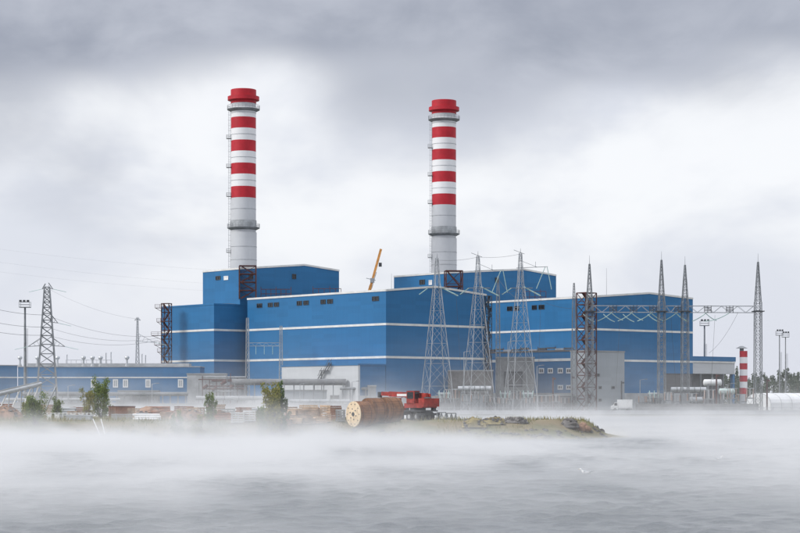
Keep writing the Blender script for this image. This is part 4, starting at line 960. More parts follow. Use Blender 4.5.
shrub(196, 223, 415, 13, 'low yellow-green bush right at the foot of the sapling', M['leaf_yellow'], 10, 5, .8)
shrub(262, 224, 407, 12, 'low green bush at the left foot of the yellow-green tree', M['leaf'], 12, 5)
# distant wood: one mass
P_ = []; r = np.random.default_rng(21)
tr = MB()
for k in range(240):
    x = r.uniform(138, 330) if k < 200 else r.uniform(-420, -330); y = r.uniform(860, 1010); h_ = r.uniform(13, 19) * (1.1 if r.random() < .12 else .92); 
    tr.cyl((x, y, GZ), (x, y, GZ + h_ * .7), .3, .1, n=5)
    for j in range(6):
        f_ = .25 + .13 * j; c_, _ = leaf_cloud((x + r.normal() * 1.2, y + r.normal() * 1.2, GZ + h_ * f_), (3.4 * (1.15 - f_), 3.4 * (1.15 - f_), h_ * .14), 60, .5, k * 31 + j); P_.append(c_)
fw_ = leaves(np.concatenate(P_), .55, r, 'far_wood', M['wood_far'], None); tag(fw_, 'distant dark green tree line behind the right end of the works', 'wood', kind='stuff')
ftr = tr.build('trunk', M['bark'], None); ftr.parent = fw_; ftr['kind'] = 'stuff'
# ------------------------------------------------------------------ things on the spit
# cable drums
ad = Vector((.81, .586, 0)); ap = Vector((-.586, .81, 0))
def cable_drum():
    r_ = 1.48; w_ = 1.9
    t = thing('cable_drum', '', 'cable drum', (0, 0, 0), 'cable drums lying in a row')
    for s_ in (-1, 1):
        fl = MB(); n = 9; x0 = s_ * w_ / 2
        for k in range(n):                                     # flange of boards cut to a circle
            y0 = -r_ + 2 * r_ * k / n + .012; y1 = -r_ + 2 * r_ * (k + 1) / n - .012; ym = (y0 + y1) / 2
            m_ = 5; poly = [(y, math.sqrt(max(1e-4, r_ * r_ - y * y))) for y in np.linspace(y0, y1, m_)]
            lo = [(y, -h_) for y, h_ in poly]; pts = lo + [(y, h_) for y, h_ in reversed(poly)]; t0 = x0 - .05 + .012 * (k % 2); t1 = x0 + .05 + .012 * (k % 2); b0 = len(fl.v); nn = len(pts)
            fl.v += [(t0, y, z + r_) for y, z in pts] + [(t1, y, z + r_) for y, z in pts]
            fl.f += [tuple(b0 + i for i in reversed(range(nn))), tuple(b0 + nn + i for i in range(nn))] + [(b0 + i, b0 + (i + 1) % nn, b0 + nn + (i + 1) % nn, b0 + nn + i) for i in range(nn)]
        fo = fl.build('flange', M['wood_cream'] if s_ < 0 else M['wood_brown'], t, local=True)
        hb = MB().cyl((x0 - s_ * .02, 0, r_), (x0 + s_ * .1, 0, r_), .24, n=16); hb.build('hub_plate', M['dark_steel'], fo, local=True)
        bt = MB()
        for k in range(6): a = k * math.pi / 3 + .3; bt.cyl((x0 + s_ * .03, math.cos(a) * .62, r_ + math.sin(a) * .62), (x0 + s_ * .11, math.cos(a) * .62, r_ + math.sin(a) * .62), .07, n=8)
        for k in range(10): a = k * math.pi / 5; bt.cyl((x0 + s_ * .03, math.cos(a) * 1.2, r_ + math.sin(a) * 1.2), (x0 + s_ * .095, math.cos(a) * 1.2, r_ + math.sin(a) * 1.2), .06, n=6)
        bt.build('bolt', M['dark_steel'], fo, local=True)
    lg = MB(); n = 30
    for k in range(n):
        a = 2 * math.pi * k / n; rad = r_ - .04 + .015 * (k % 3); tn = 2 * math.pi * rad / n * .93
        lg.box((0, math.cos(a) * rad, r_ + math.sin(a) * rad), (w_ - .14, tn, .06), (Vector((1, 0, 0)), Vector((0, -math.sin(a), math.cos(a))), Vector((0, math.cos(a), math.sin(a)))))
    lg.build('lagging', M['wood_brown'], t, local=True)
    MB().cyl((-w_ / 2 + .06, 0, r_), (w_ / 2 - .06, 0, r_), 1.18, n=24).build('cable_coil', M['rubber'], t, local=True)
    for x in (-.55, .55):
        st = MB()
        for k in range(24):
            a0, a1 = 2 * math.pi * k / 24, 2 * math.pi * (k + 1) / 24; st.beam((x, math.cos(a0) * (r_ + .03), r_ + math.sin(a0) * (r_ + .03)), (x, math.cos(a1) * (r_ + .03), r_ + math.sin(a1) * (r_ + .03)), .05, .02)
        st.build('steel_strap', M['rust'], t, local=True)
    return t
d0 = cable_drum(); base = G(353.5, 231); rzd = math.atan2(ad.y, ad.x)
labs = ('cable drum with a pale round wooden end facing the water', 'middle brown cable drum of the row', 'cable drum at the right end of the row, partly before the red crane')
for k in range(3):
    q = base + ad * (.95 + k * 2.03) + ap * (.0, .25, -.1)[k]; z = sz(q.x, q.y) - .03
    if k == 0: d0.location = (q.x, q.y, z); d0.rotation_euler = (0, 0, rzd); d0['label'] = labs[0]
    else:
        dr = dup(d0, (q.x, q.y, z), labs[k], rz=rzd + (.03, .05)[k - 1])
        for c_ in dr.children:
            if c_.name.startswith('flange'): c_.material_slots[0].link = 'OBJECT'; c_.material_slots[0].material = M['wood_brown']
# red truck crane (local: x forward)
def truck_crane(loc, rz):
    t = thing('truck_crane', 'red mobile crane with its boom lowered, behind the brown cable drums', 'crane', loc, rz=rz); L = True
    b = lambda x0, x1, y0, y1, z0, z1: MB().hexa([(x, y, z) for z in (z0, z1) for x, y in ((x0, y0), (x1, y0), (x1, y1), (x0, y1))])
    b(-1.2, 8.2, -.55, .55, .75, 1.15).build('chassis_frame', M['dark_steel'], t, local=True)
    b(-1.3, 5.6, -1.25, 1.25, 1.16, 1.32).build('deck', M['dark_steel'], t, local=True)
    for x in (-.2, 1.2, 5.9):
        for y in (-1.2, .85):
            w_ = MB().cyl((x, y, .56), (x, y + .36, .56), .56, n=20).build('wheel', M['rubber'], t, local=True)
            MB().cyl((x, y - .02, .56), (x, y + .38, .56), .26, n=12).build('rim', M['galv'], w_, local=True)
    for x in (-1.0, 3.6):
        o_ = MB().box((x, 0, .85), (.28, 3.4, .28))
        for y in (-1.6, 1.6): o_.beam((x, y, .12), (x, y, 1.0), .16); o_.box((x, y, .05), (.5, .5, .1))
        o_.build('outrigger', M['dark_steel'], t, local=True)
    cab = MB(); pr = [(5.9, 1.2), (7.9, 1.2), (8.05, 1.9), (7.7, 2.75), (5.9, 2.8)]; n = len(pr)
    cab.face([(x, -1.2, z) for x, z in pr]); cab.face([(x, 1.2, z) for x, z in reversed(pr)])
    for i_ in range(n): a, c_ = pr[i_], pr[(i_ + 1) % n]; cab.face([(a[0], 1.2, a[1]), (c_[0], 1.2, c_[1]), (c_[0], -1.2, c_[1]), (a[0], -1.2, a[1])])
    cab.build('driver_cab', M['crane_red'], t, local=True)
    for y in (-1.22, 1.2): b(6.5, 7.5, y, y + .02, 1.95, 2.6).build('cab_window', M['glass'], t, local=True)
    MB().cyl((1.0, 0, 1.32), (1.0, 0, 1.6), .95, n=24).build('turntable', M['dark_steel'], t, local=True)
    b(-1.3, 2.3, -1.1, 1.1, 1.6, 2.15).build('turret', M['crane_red'], t, local=True)
    b(-1.7, -.6, -1.15, 1.15, 1.75, 2.75).build('counterweight', M['crane_red'], t, local=True)
    oc_ = b(.2, 1.7, .35, 1.2, 2.15, 3.65); o_ = oc_.build('operator_cab', M['crane_red'], t, local=True)
    for (x0, x1, y0, y1) in ((.35, 1.55, 1.2, 1.22), (1.7, 1.72, .45, 1.1), (.35, 1.55, .33, .35), (.18, .2, .45, 1.1)): b(x0, x1, y0, y1, 2.7, 3.5).build('cab_window', M['glass'], o_, local=True)
    for y in (-.5, .15): b(-.9, .5, y, y + .12, 2.15, 3.3).build('boom_bracket', M['crane_red'], t, local=True)
    p0 = Vector((-.6, -.12, 3.05)); p1 = Vector((8.8, -.12, 3.35))
    bm1 = MB().beam(p0, p0.lerp(p1, .78), .5, .62).build('boom_section', M['crane_red'], t, local=True)
    MB().beam(p0.lerp(p1, .76), p0.lerp(p1, .95), .4, .48).build('boom_section', M['crane_red'], t, local=True)
    MB().beam(p0.lerp(p1, .94), p1, .3, .36).box(p1 + Vector((.1, 0, -.15)), (.4, .4, .7)).build('boom_head', M['dark_steel'], t, local=True)
    b(3.0, 5.0, -.41, -.38, 3.0, 3.3).build('boom_stripe', M['white_paint'], t, local=True); b(3.0, 5.0, .14, .17, 3.0, 3.3).build('boom_stripe', M['white_paint'], t, local=True)
    MB().cyl((1.6, -.12, 2.0), (3.6, -.12, 2.95), .13, n=10).build('luffing_cylinder', M['galv'], t, local=True)
    hk = MB().cyl((8.75, -.12, 1.9), (8.75, -.12, 3.0), .03, n=6).box((8.75, -.12, 1.75), (.22, .22, .4)); hk.build('hook_block', M['orange'], t, local=True)
    for x, y, w_, d_, h_, mm in ((3.0, -.9, .9, .5, .55, 'dark_steel'), (3.0, .9, .9, .5, .5, 'crane_red'), (4.4, .9, .8, .5, .7, 'galv'), (4.6, -.9, .7, .5, .5, 'dark_steel'), (-.9, -.9, .5, .4, .9, 'dark_steel')): MB().box((x, y, 1.32 + h_ / 2), (w_, d_, h_)).build('tool_box', M[mm], t, local=True)
    hs = MB()
    for k in range(6): hs.beam((-.3 + k * .9, -.42, 3.40), (.3 + k * .9, -.42, 2.80), .05)
    hs.beam((-.5, -.43, 2.78), (5.6, -.43, 2.95), .07); hs.build('boom_lacing', M['dark_steel'], t, local=True)
    rl_ = MB()
    for x in (-1.2, -.2, .8, 1.9): rl_.beam((x, -1.08, 2.15), (x, -1.08, 3.0), .05)
    rl_.beam((-1.2, -1.08, 3.0), (1.9, -1.08, 3.0), .05); rl_.beam((-1.2, -1.08, 2.6), (1.9, -1.08, 2.6), .04); rl_.build('handrail', M['galv'], t, local=True)
    MB().cyl((-.9, -.4, 2.6), (-.9, .4, 2.6), .3, n=14).build('winch', M['dark_steel'], t, local=True)
q = G(423, 240); truck_crane((q.x, q.y, sz(q.x, q.y) - .02), math.atan2(.8, -.6))
# steel lattice sections beside the crane
for px, Y, lab in ((441.5, 238, 'grey lattice steel section lying right of the crane'), (451.5, 239, 'second grey lattice steel section at the end of the row')):
    p = G(px, Y); z = sz(p.x, p.y); t = thing('lattice_section', lab, 'steel section', (p.x, p.y, z), 'lattice steel sections'); mb = MB(); hh = 1.0; L = 1.0
    for dy in (0, 1.0):
        for dz in (.05, hh): mb.beam((p.x - L * .55, p.y + dy, z + dz), (p.x + L * .55, p.y + dy, z + dz), .1)
    mb.build('chord', M['steel'], t); br = MB()
    for dy in (0, 1.0):
        for k in range(4): x0 = p.x - L * .55 + k * L * .275; br.beam((x0, p.y + dy, z + (.05 if k % 2 else hh)), (x0 + L * .275, p.y + dy, z + (hh if k % 2 else .05)), .07)
        for k in (0, 2, 4): x0 = p.x - L * .55 + k * L * .275; br.beam((x0, p.y + dy, z), (x0, p.y + dy, z + hh), .08); br.beam((x0, p.y, z + hh * .5), (x0, p.y + 1.0, z + hh * .5), .06)
    br.build('bracing', M['steel'], t)
# pallets and crates of the timber pile
def pallet_crate(px, Y, z, w_, d_, h_, rz, label, m, group='wooden crates and pallets in the pile', tilt=0.0):
    p = G(px, Y); z0 = sz(p.x, p.y) + z; t = thing('wooden_crate', label, 'crate', (p.x, p.y, z0), group); t.rotation_euler = (tilt, tilt * .4, rz)
    n = max(3, int(h_ / .24))
    for s_ in (-1, 1):
        for k in range(n):
            z1 = (k + .5) * h_ / n; MB().box((0, s_ * d_ / 2, z1), (w_, .05, h_ / n * .72)).build('slat', m, t, local=True); MB().box((s_ * w_ / 2, 0, z1), (.05, d_ - .06, h_ / n * .72)).build('slat', m, t, local=True)
        for x in (-w_ / 2 + .08, 0, w_ / 2 - .08): MB().box((x, s_ * (d_ / 2 - .07), h_ / 2), (.09, .07, h_ - .02)).build('post', m, t, local=True)
    MB().box((0, 0, .06), (w_ * .96, d_ * .94, .08)).box((0, 0, h_ - .05), (w_ * .94, d_ * .92, .05)).build('board', m, t, local=True)
crs = ((286, 229, 0, 1.3, 1.0, .75, .2, 'wood_mid'), (297, 230, 0, 1.5, 1.1, .7, -.3, 'wood'), (309, 230, 0, 1.4, 1.0, .75, .15, 'wood_mid'), (320, 230.5, 0, 1.3, 1.0, .8, .4, 'wood'), (291, 231, .78, 1.2, .9, .7, -.2, 'wood'), (303, 231.5, .75, 1.4, 1.0, .7, .35, 'wood_mid'), (314, 231.5, .8, 1.2, .9, .7, -.1, 'wood_mid'), (325.5, 232, 0, 1.2, 1.1, 1.0, .1, 'wood'), (325, 232.2, 1.03, 1.15, 1.0, .9, .05, 'wood'))
cl = ('weathered crate at the lower left of the timber pile, beside the dark sapling', 'pale crate in the bottom row of the pile, second from left', 'weathered crate in the bottom row of the pile, third from left', 'pale crate in the bottom row turned towards the drums', 'pale crate on top at the left of the pile', 'weathered crate on top in the middle of the pile', 'weathered crate on top, third along the pile', 'pale slatted crate carrying another at the right of the pile', 'pale slatted crate topmost of the pile')
for c_, l_ in zip(crs, cl): pallet_crate(*c_[:7], l_, M[c_[7]], tilt=random.uniform(-.05, .05) if c_[2] else 0)
def timber(px0, px1, Y, z, rows, cols, label, m, rz=0.0):
    a = G(px0, Y); b_ = G(px1, Y); z0 = sz((a.x + b_.x) / 2, Y) + z; t = thing('timber_stack', label, 'timber', ((a.x + b_.x) / 2, Y, z0), 'timber stacks', rz); L = b_.x - a.x; src = None
    for i_ in range(rows):
        for j in range(cols):
            if src is None: src = MB().box((0, 0, .09), (L, .24, .15)).build('plank', m, t, local=True); o_ = src
            else: o_ = src.copy(); COL.objects.link(o_)
            o_.location = (random.uniform(-.1, .1), j * .27 - cols * .135, i_ * .2); o_.rotation_euler = (0, 0, random.uniform(-.01, .01))
        MB().box((-L * .3, 0, i_ * .2 + .19), (.08, cols * .27, .03)).build('spacer', m, t, local=True)
timber(329, 341, 239, 0, 9, 4, 'rust-brown timber stack right behind the crates', M['rustbrown'])
timber(287, 322, 236, 0, 7, 4, 'long weathered timber stack behind the crate pile', M['wood_mid'], .08)
# lump and rubble heaps
def heap(name, px0, px1, Y, ytop, label, m, seed, cat='heap', n=30, group=None, big=1.0):
    a = G(px0, Y); b_ = G(px1, Y); cx_ = (a.x + b_.x) / 2; w_ = (b_.x - a.x) / 2; z0 = sz(cx_, Y); H = max(.25, ZY(ytop, Y) - z0); r = np.random.default_rng(seed); mb = MB()
    t = thing(name, label, cat, (cx_, Y, z0), group)
    nx_, ny_ = 28, 14; vs = []
    for j in range(ny_ + 1):
        for i_ in range(nx_ + 1):
            u, v = i_ / nx_ * 2 - 1, j / ny_ * 2 - 1; e_ = max(0, 1 - u * u - v * v); hh = H * (e_ ** .55) * (.55 + .55 * float(vnoise(np.array([u * 3 + seed]), np.array([v * 2.0 + 9]), 1.1, seed)[0]) + .18 * float(vnoise(np.array([u * 9 + seed]), np.array([v * 7.0 + 9]), 1.0, seed + 3)[0])) - .12
            vs.append((cx_ + u * w_ * 1.05, Y + v * max(1.0, w_ * .6), z0 + hh))
    mb.v = vs; mb.f = [(j * (nx_ + 1) + i_, j * (nx_ + 1) + i_ + 1, (j + 1) * (nx_ + 1) + i_ + 1, (j + 1) * (nx_ + 1) + i_) for j in range(ny_) for i_ in range(nx_)]
    mb.build('mound', m, t, smooth=True)
    for k in range(n):
        u = r.uniform(-.85, .85); v = r.uniform(-.9, .1); e_ = max(0, 1 - u * u - v * v); zz = z0 + H * e_ ** .55 * .85 - .08; s_ = r.uniform(.10, .26) * big
        st = MB().sphere((cx_ + u * w_, Y + v * max(1, w_ * .6), zz), s_, 6, 4, (r.uniform(.8, 1.6), 1, r.uniform(.5, .9))); st.v = [(x + r.normal() * s_ * .14, y + r.normal() * s_ * .14, z + r.normal() * s_ * .14) for x, y, z in st.v]; st.build('stone', M['rock'] if r.random() < .5 else m, t)
heap('rubble_heap', 462, 486, 233, 416, 'yellowish sandy rubble heap right of the lattice sections', M['straw'], 3)
heap('rubble_heap', 482, 505, 234, 415.5, 'yellow and grey rubble heap in the middle of the spit end', M['straw'], 4)
heap('rubble_heap', 503, 528, 235, 416.5, 'grey rubble heap at the right of the yellow heaps', M['rock'], 5)
heap('rubble_heap', 560, 579, 238, 416.8, 'dark stone heap near the tip of the spit', M['rock'], 6, n=14)
lr = np.random.default_rng(5); lc = G(582.5, 238.3); lz = sz(lc.x, lc.y); lt = thing('clay_lump', 'pinkish clay lump at the very tip of the spit', 'lump', (lc.x, lc.y, lz))
for k, (dx, r0, sq) in enumerate(((-.1, .62, (1, 1, 1.0)), (.55, .42, (1.1, 1, .9)), (-.6, .36, (1.2, 1, .7)))):
    lm = MB().sphere((lc.x + dx, lc.y - .1 * k, lz + r0 * .45), r0, 16, 10, sq)
    lm.v = [(x + .16 * r0 * math.sin(7 * y + 3 * z + k), y, z + .2 * r0 * math.sin(5 * x + 4 * y + k) + lr.normal() * .025) for x, y, z in lm.v]; lm.build('clod', M['clay'], lt, smooth=True)
heap('soil_heap', -14, 24, 246, 405, 'brown soil heap at the left edge under the gangway', M['clay'], 8, n=34)
heap('soil_heap', 168, 208, 236, 408, 'reddish brown earth heap behind the low bushes', M['clay'], 9, n=34)
heap('soil_heap', 206, 234, 240, 409.5, 'dull brown earth heap left of the white crates', M['soil'], 10, n=34)
heap('soil_heap', 130, 170, 250, 406.5, 'pale brown earth heap right of the rusty container', M['clay'], 11, n=34)
# white crates
for k, (px, Y, w_, h_, lab) in enumerate(((238, 230, 1.5, 1.2, 'white slatted crate, left of a pair in the mist'), (249.5, 230.5, 1.4, 1.3, 'white slatted crate, right of a pair in the mist'), (340.5, 233, 1.0, 1.4, 'grey-white slatted crate just left of the round drum end'))): pallet_crate(px, Y, 0, w_, 1.1, h_, .06 * k, lab, M['white_paint'] if k < 2 else M['plinth'], 'white slatted crates')
def bundle(px0, px1, Y, rows, r_, label, m):
    a = G(px0, Y); b_ = G(px1, Y); xm = (a.x + b_.x) / 2; z0 = sz(xm, Y) - .03; L = b_.x - a.x; t = thing('pipe_bundle', label, 'pipes', (xm, Y, z0), 'pipe bundles')
    for i_ in range(rows):
        for j in range(rows + 1 - i_): MB().cyl((-L / 2 + random.uniform(-.15, .15), (j - (rows - i_) / 2) * r_ * 2.05, r_ + i_ * r_ * 1.75), (L / 2 + random.uniform(-.15, .15), (j - (rows - i_) / 2) * r_ * 2.05, r_ + i_ * r_ * 1.75), r_, n=12).build('pipe', m, t, local=True)
    for x in (-L * .3, L * .3): MB().box((x, 0, -.02), (.12, rows * r_ * 2.6, .1)).build('bearer', M['wood_mid'], t, local=True)
bundle(134, 160, 234, 3, .14, 'pale pipe bundle lying right of the leaning poles', M['white_paint'])
bundle(66, 92, 236, 3, .12, 'grey pipe bundle lying before the white barrier', M['galv'])
bundle(214, 233, 233, 3, .16, 'rusty pipe bundle left of the white crates', M['rustbrown'])
bundle(152, 176, 246, 4, .16, 'rusty pipe bundle behind the low bushes', M['rustbrown'])
timber(112, 132, 240, 0, 4, 4, 'low grey-white board stack behind the leaning poles', M['plinth'], -.05)
timber(300, 318, 243, 0, 9, 4, 'tall pale timber stack far behind the crates', M['wood'], .03)
for k, (px, Y, w_, h_, lab, mm) in enumerate(((142, 238, 1.3, .9, 'grey-white slatted crate behind the pale pipes', 'plinth'), (166, 240, 1.4, 1.0, 'weathered slatted crate left of the reddish heap', 'wood_mid'), (259, 234, 1.2, 1.1, 'weathered slatted crate between white crates and young tree', 'wood_mid'), (74, 250, 1.4, 1.0, 'weathered slatted crate behind the white barrier', 'wood_mid'))): pallet_crate(px, Y, 0, w_, 1.0, h_, .3 - .2 * k, lab, M[mm], 'single slatted crates')
back = ((3, 268, 't', 'rustbrown'), (16, 262, 'c', 'plinth'), (44, 272, 't', 'wood_mid'), (66, 270, 'b', 'galv'), (80, 276, 't', 'rustbrown'), (118, 272, 'c', 'wood_mid'), (138, 262, 't', 'wood_mid'), (150, 256, 'c', 'wood'), (160, 268, 'b', 'rustbrown'), (184, 258, 't', 'rustbrown'), (196, 252, 'c', 'wood_mid'), (216, 256, 't', 'wood_mid'), (228, 250, 'c', 'plinth'), (246, 252, 't', 'rustbrown'), (262, 250, 'b', 'galv'), (288, 250, 't', 'wood_mid'), (298, 246, 'c', 'wood'), (312, 250, 't', 'rustbrown'), (334, 248, 'c', 'wood_mid'))
kinds = {'t': 'timber stack', 'c': 'slatted crate', 'b': 'pipe bundle'}; cnt = {}; ORB = ('leftmost', 'second', 'third', 'fourth', 'fifth', 'sixth', 'seventh', 'eighth', 'ninth')
for px, Y, kd, mm in back:
    i0 = cnt.get(kd, 0); cnt[kd] = i0 + 1; lab = ORB[i0] + ' ' + kinds[kd] + (' of the back row on the spit' if i0 == 0 else ' from the left in the back row on the spit')
    if kd == 't': timber(px - 9, px + 9, Y, 0, random.randint(7, 10), 5, lab, M[mm], random.uniform(-.15, .15))
    elif kd == 'c': pallet_crate(px, Y, 0, random.uniform(1.4, 1.9), 1.3, random.uniform(1.2, 1.7), random.uniform(-.4, .4), lab, M[mm], 'crates of the back row')
    else: bundle(px - 10, px + 10, Y, 5, .18, lab, M[mm])
# rusty container
p = G(108.5, 262); z0 = sz(p.x + 1.5, p.y + 1) - .05; ct = thing('rusty_container', 'small rusty container with a striped pale end left of the earth heap', 'container', (p.x, p.y, z0))
w_ = 3.2; MB().box((p.x + w_ / 2, p.y + 1.1, z0 + .85), (w_, 2.2, 1.6)).build('body', M['rustbrown'], ct)
for k in range(9): MB().box((p.x + 1.15 + k * .24, p.y - .02, z0 + .85), (.1, .08, 1.5)).build('rib', M['rustbrown'], ct)
for k in range(4): MB().box((p.x + .12 + k * .24, p.y - .03, z0 + .85), (.12, .1, 1.55)).build('door_bar', M['clay'], ct)
MB().box((p.x + w_ / 2, p.y + 1.1, z0 + 1.7), (w_ + .1, 2.3, .1)).build('roof', M['rust'], ct)
# white picket barrier
p0 = G(47, 243); p1 = G(91, 243); z0 = min(sz(p0.x, 243), sz(p1.x, 243)) - .05; t = thing('white_barrier', 'white panelled barrier in the mist below the shrubs', 'barrier', (p0.x, p0.y, z0)); n = 11
for k in range(n + 1): x = p0.x + (p1.x - p0.x) * k / n; MB().box((x, 243, z0 + .5), (.1, .1, 1.0)).build('post', M['white_paint'], t)
for k in range(n):
    x = p0.x + (p1.x - p0.x) * (k + .5) / n
    if k % 3 != 1: MB().box((x, 243, z0 + .5), ((p1.x - p0.x) / n - .14, .06, .6)).build('panel', M['plinth'] if k % 2 else M['white_paint'], t)
for z in (.15, .92): MB().beam((p0.x, 243, z0 + z), (p1.x, 243, z0 + z), .08).build('rail', M['white_paint'], t)
# leaning white poles
for k, (px, dx, lab) in enumerate(((93, 1.5, 'white pole leaning on the shore, left of two'), (101, 1.1, 'white pole leaning on the shore, right of two'))):
    b_ = G(px, 226); zb = sz(b_.x + dx, 222.5) - .1; top = Vector((b_.x, 226, ZY(419, 226) + .0)); ft = Vector((b_.x + dx, 222.5, zb)); t = thing('leaning_pole', lab, 'pole', ft, 'leaning white poles')
    MB().cyl(ft, top, .07, .05, n=8).build('pole', M['white_paint'], t); MB().cyl(ft, ft + (top - ft) * .06, .1, n=8).build('ferrule', M['steel'], t)
    sp_ = Vector((top.x, 226.4, sz(top.x, 226.4) - .1)); MB().cyl(sp_, top, .035, n=6).build('prop', M['wood_mid'], t)
# inclined gangway at left
ga_ = thing('gangway', 'inclined silver gangway on slanting white struts at the left edge', 'gangway', (G(0, 250).x, 250, sz(G(0, 250).x, 250)))
a = P(-12, 398, 250); b_ = P(40, 385.5, 262); 
for dy in (0, 1.3):
    for dz in (0, .55): MB().beam(a + Vector((0, dy, dz)), b_ + Vector((0, dy, dz)), .1).build('stringer', M['galv'], ga_)
MB().cyl(a + Vector((0, .6, .25)), b_ + Vector((0, .6, .25)), .2, n=10).build('pipe', M['silver'], ga_)
for k, f_ in enumerate((.12, .36, .6, .82, .98)):
    q = a.lerp(b_, f_); dn = Vector((q.x - 1.6, q.y - .5, sz(q.x - 1.6, q.y - .5) - .1)); MB().cyl(dn, q, .09, n=8).build('strut', M['white_paint'], ga_); dn2 = Vector((q.x - .2, q.y + 1.3, sz(q.x - .2, q.y + 1.3) - .1)); MB().cyl(dn2, q + Vector((0, 1.3, 0)), .08, n=8).build('strut', M['galv'], ga_)
b2_ = P(56, 386.5, 262); dn = Vector((b2_.x - 1.8, 261, sz(b2_.x - 1.8, 261) - .1)); tt = thing('slanting_strut', 'lone slanting silver strut right of the gangway', 'strut', dn); MB().cyl(dn, b2_, .09, n=8).build('tube', M['galv'], tt); MB().box(dn + UP * .1, (.5, .5, .2)).build('foot', M['concrete'], tt); MB().cyl(Vector((b2_.x, 262.4, sz(b2_.x, 262.4) - .1)), b2_, .07, n=8).build('prop', M['galv'], tt)
# shore stones (uncountable) and dry grass
r = np.random.default_rng(77); stn = MB(); n = 0
while n < 420:
    x = r.uniform(-75, 25); y = r.uniform(203, 246); z = sz(x, y)
    if z < .02 or z > 1.1: continue
    s_ = r.uniform(.1, .36); k0 = len(stn.v); stn.sphere((x, y, z), s_, 6, 4, (r.uniform(.8, 1.6), 1, r.uniform(.4, .8))); n += 1
    stn.v[k0:] = [(a_ + r.normal() * s_ * .13, b__ + r.normal() * s_ * .13, c__ + r.normal() * s_ * .1) for a_, b__, c__ in stn.v[k0:]]
tag(stn.build('shore_stone', M['rock'], None), 'scattered grey stones along the water edge of the spit', 'stone', kind='stuff')
n = 26000; x = r.uniform(-75, 24, n); y = r.uniform(205, 262, n); z = spit_h(x, y); den_ = vnoise(x, y, 3.0, 31) * .6 + vnoise(x, y, 9, 32) * .5
k_ = (z > .35) & (den_ > .46); x, y, z = x[k_], y[k_], z[k_]; n = len(x); h_ = (.12 + .36 * r.random(n)) * (.6 + den_[k_]); a_ = r.random(n) * 6.283; w_ = .035 + .03 * r.random(n); lx_ = r.normal(size=n) * .12; ly_ = r.normal(size=n) * .12
v = np.stack([np.stack([x - w_ * np.cos(a_), y - w_ * np.sin(a_), z - .04], 1), np.stack([x + w_ * np.cos(a_), y + w_ * np.sin(a_), z - .04], 1), np.stack([x + lx_, y + ly_, z + h_], 1)], 1).reshape(-1, 3)
me = bpy.data.meshes.new('dry_grass'); me.from_pydata(v.tolist(), [], np.arange(3 * n).reshape(-1, 3).tolist()); me.update(); me.materials.append(M['grass']); go = bpy.data.objects.new('dry_grass', me); COL.objects.link(go); tag(go, 'dry yellow-green grass covering the spit', 'grass', kind='stuff')
# ------------------------------------------------------------------ gulls on the water
M['gull_white'] = mat('gull_white', (.82, .82, .82), .7, .03); M['gull_grey'] = mat('gull_grey', (.35, .37, .40), .7, .05); M['beak'] = mat('beak_yellow', (.6, .35, .05), .5)
def gull(px, py, rz, label, s_=1.0):
    Y = CAMZ * F / (py - HY); p = G(px, Y); z = float(wave_field(np.array([p.x]), np.array([Y]))[0]) * .6
    t = thing('gull', label, 'gull', (p.x, Y, z - .03), 'gulls resting on the water', rz); t.scale = (s_, s_, s_)
    prof = [(-.27, .13, .012), (-.2, .12, .05), (-.1, .09, .085), (.03, .08, .105), (.13, .10, .09), (.18, .15, .06), (.2, .2, .048), (.225, .235, .05), (.26, .24, .04), (.285, .235, .015)]
    mb = MB(); nn = 10
    for x, zc_, r_ in prof:
        for k in range(nn): a = 2 * math.pi * k / nn; mb.v.append((x, math.cos(a) * r_, zc_ + math.sin(a) * r_ * .9))
    for j in range(len(prof) - 1):
        for k in range(nn): mb.f.append((j * nn + k, (j + 1) * nn + k, (j + 1) * nn + (k + 1) % nn, j * nn + (k + 1) % nn))
    mb.f += [tuple(range(nn)), tuple((len(prof) - 1) * nn + k for k in reversed(range(nn)))]
    mb.build('body', M['gull_white'], t, True, True)
    for y in (-1, 1): wg = MB().hexa([(.1, y * .085, .08), (.1, y * .105, .08), (-.34, y * .03, .13), (-.34, y * .01, .13), (.1, y * .07, .165), (.1, y * .095, .16), (-.36, y * .03, .15), (-.36, y * .01, .15)]); wg.build('wing', M['gull_grey'], t, local=True)
    MB().cyl((.28, 0, .235), (.345, 0, .222), .013, .004, n=6).build('beak', M['beak'], t, local=True)
gull(586, 474, R(170), 'nearer white gull resting on the grey water', 1.35); gull(718.5, 460, R(15), 'farther white gull on the water at right', 1.2)

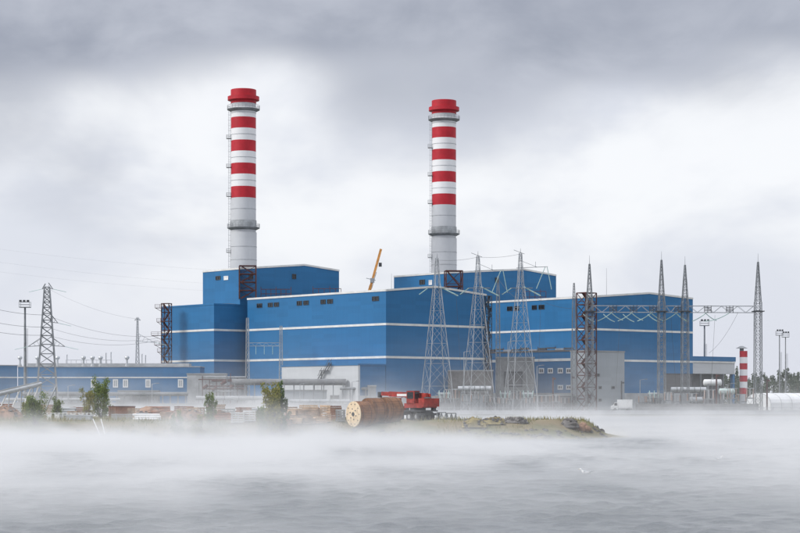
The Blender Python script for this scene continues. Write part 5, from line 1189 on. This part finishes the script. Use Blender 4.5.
# ------------------------------------------------------------------ steam over the water
def mist(name, label, x0, x1, y0, y1, z0, z1, build):
    mb = MB().hexa([(x, y, z) for z in (z0, z1) for x, y in ((x0, y0), (x1, y0), (x1, y1), (x0, y1))])
    m = bpy.data.materials.new(name); nt = nodes_of(m); o = N(nt, 'ShaderNodeOutputMaterial')
    v = N(nt, 'ShaderNodeVolumePrincipled', inp={'Color': (.99, .99, .995, 1), 'Anisotropy': 0.0}); nt.links.new(v.outputs[0], o.inputs['Volume'])
    geo = N(nt, 'ShaderNodeNewGeometry'); nt.links.new(build(nt, geo.outputs['Position']), v.inputs['Density'])
    m.cycles.volume_step_rate = 0.35 if hasattr(m.cycles, 'volume_step_rate') else 1
    ob = mb.build(name, m, None); tag(ob, label, 'mist', kind='stuff'); return ob
def field(nt, pos):
    sp = N(nt, 'ShaderNodeSeparateXYZ'); nt.links.new(pos, sp.inputs[0]); x, y, z = sp.outputs
    mp = N(nt, 'ShaderNodeMapping'); mp.inputs['Scale'].default_value = (1, .5, 2.0); nt.links.new(pos, mp.inputs[0])
    wisp = smooth(nt, noise(nt, mp.outputs[0], .07, 3, .6, .6), .36, .70)
    zz = math_n(nt, 'MAXIMUM', z, 0.0)
    far = smooth(nt, y, 215, 420)                                              # the steam stands a little higher over the wide channel
    left = smooth(nt, x, 14, -16)                                              # and thicker towards the left shore
    Hs = math_n(nt, 'MULTIPLY_ADD', far, 0.62, math_n(nt, 'MULTIPLY_ADD', left, .12, 0.36))
    Hs = math_n(nt, 'MULTIPLY', Hs, math_n(nt, 'MULTIPLY_ADD', wisp, 1.9, .4))
    prof = math_n(nt, 'EXPONENT', math_n(nt, 'MULTIPLY', math_n(nt, 'DIVIDE', zz, Hs), -1.0))
    land = math_n(nt, 'MULTIPLY', math_n(nt, 'MULTIPLY', smooth(nt, y, 208, 224), smooth(nt, y, 300, 262)), smooth(nt, x, 26, 16))
    near = math_n(nt, 'MULTIPLY', smooth(nt, y, 60, 160), math_n(nt, 'SUBTRACT', 1.0, math_n(nt, 'MULTIPLY', far, .90)))
    d = math_n(nt, 'MULTIPLY', math_n(nt, 'MULTIPLY', prof, near), math_n(nt, 'MULTIPLY_ADD', wisp, 1.1, .2))
    d = math_n(nt, 'MULTIPLY', math_n(nt, 'MULTIPLY', d, math_n(nt, 'MULTIPLY_ADD', left, .70, .30)), 0.27)
    base = math_n(nt, 'MULTIPLY', prof, math_n(nt, 'MULTIPLY_ADD', far, -0.040, 0.045))
    veil = math_n(nt, 'MULTIPLY', math_n(nt, 'MULTIPLY', smooth(nt, z, 22, 2), smooth(nt, y, 180, 420)), math_n(nt, 'MULTIPLY_ADD', wisp, .0012, .0001))
    shore = math_n(nt, 'MULTIPLY_ADD', smooth(nt, y, 590, 560), .8, .2)          # it thins out over the yard
    dry = math_n(nt, 'MULTIPLY_ADD', land, -.72, 1.0)                            # and over the spit: it rises from the water
    return math_n(nt, 'MULTIPLY', math_n(nt, 'ADD', math_n(nt, 'MULTIPLY', math_n(nt, 'ADD', d, base), dry), veil), shore)
mist('haze', 'low white steam drifting over the lake water', -260, 260, 12, 640, -1.0, 20.0, field)
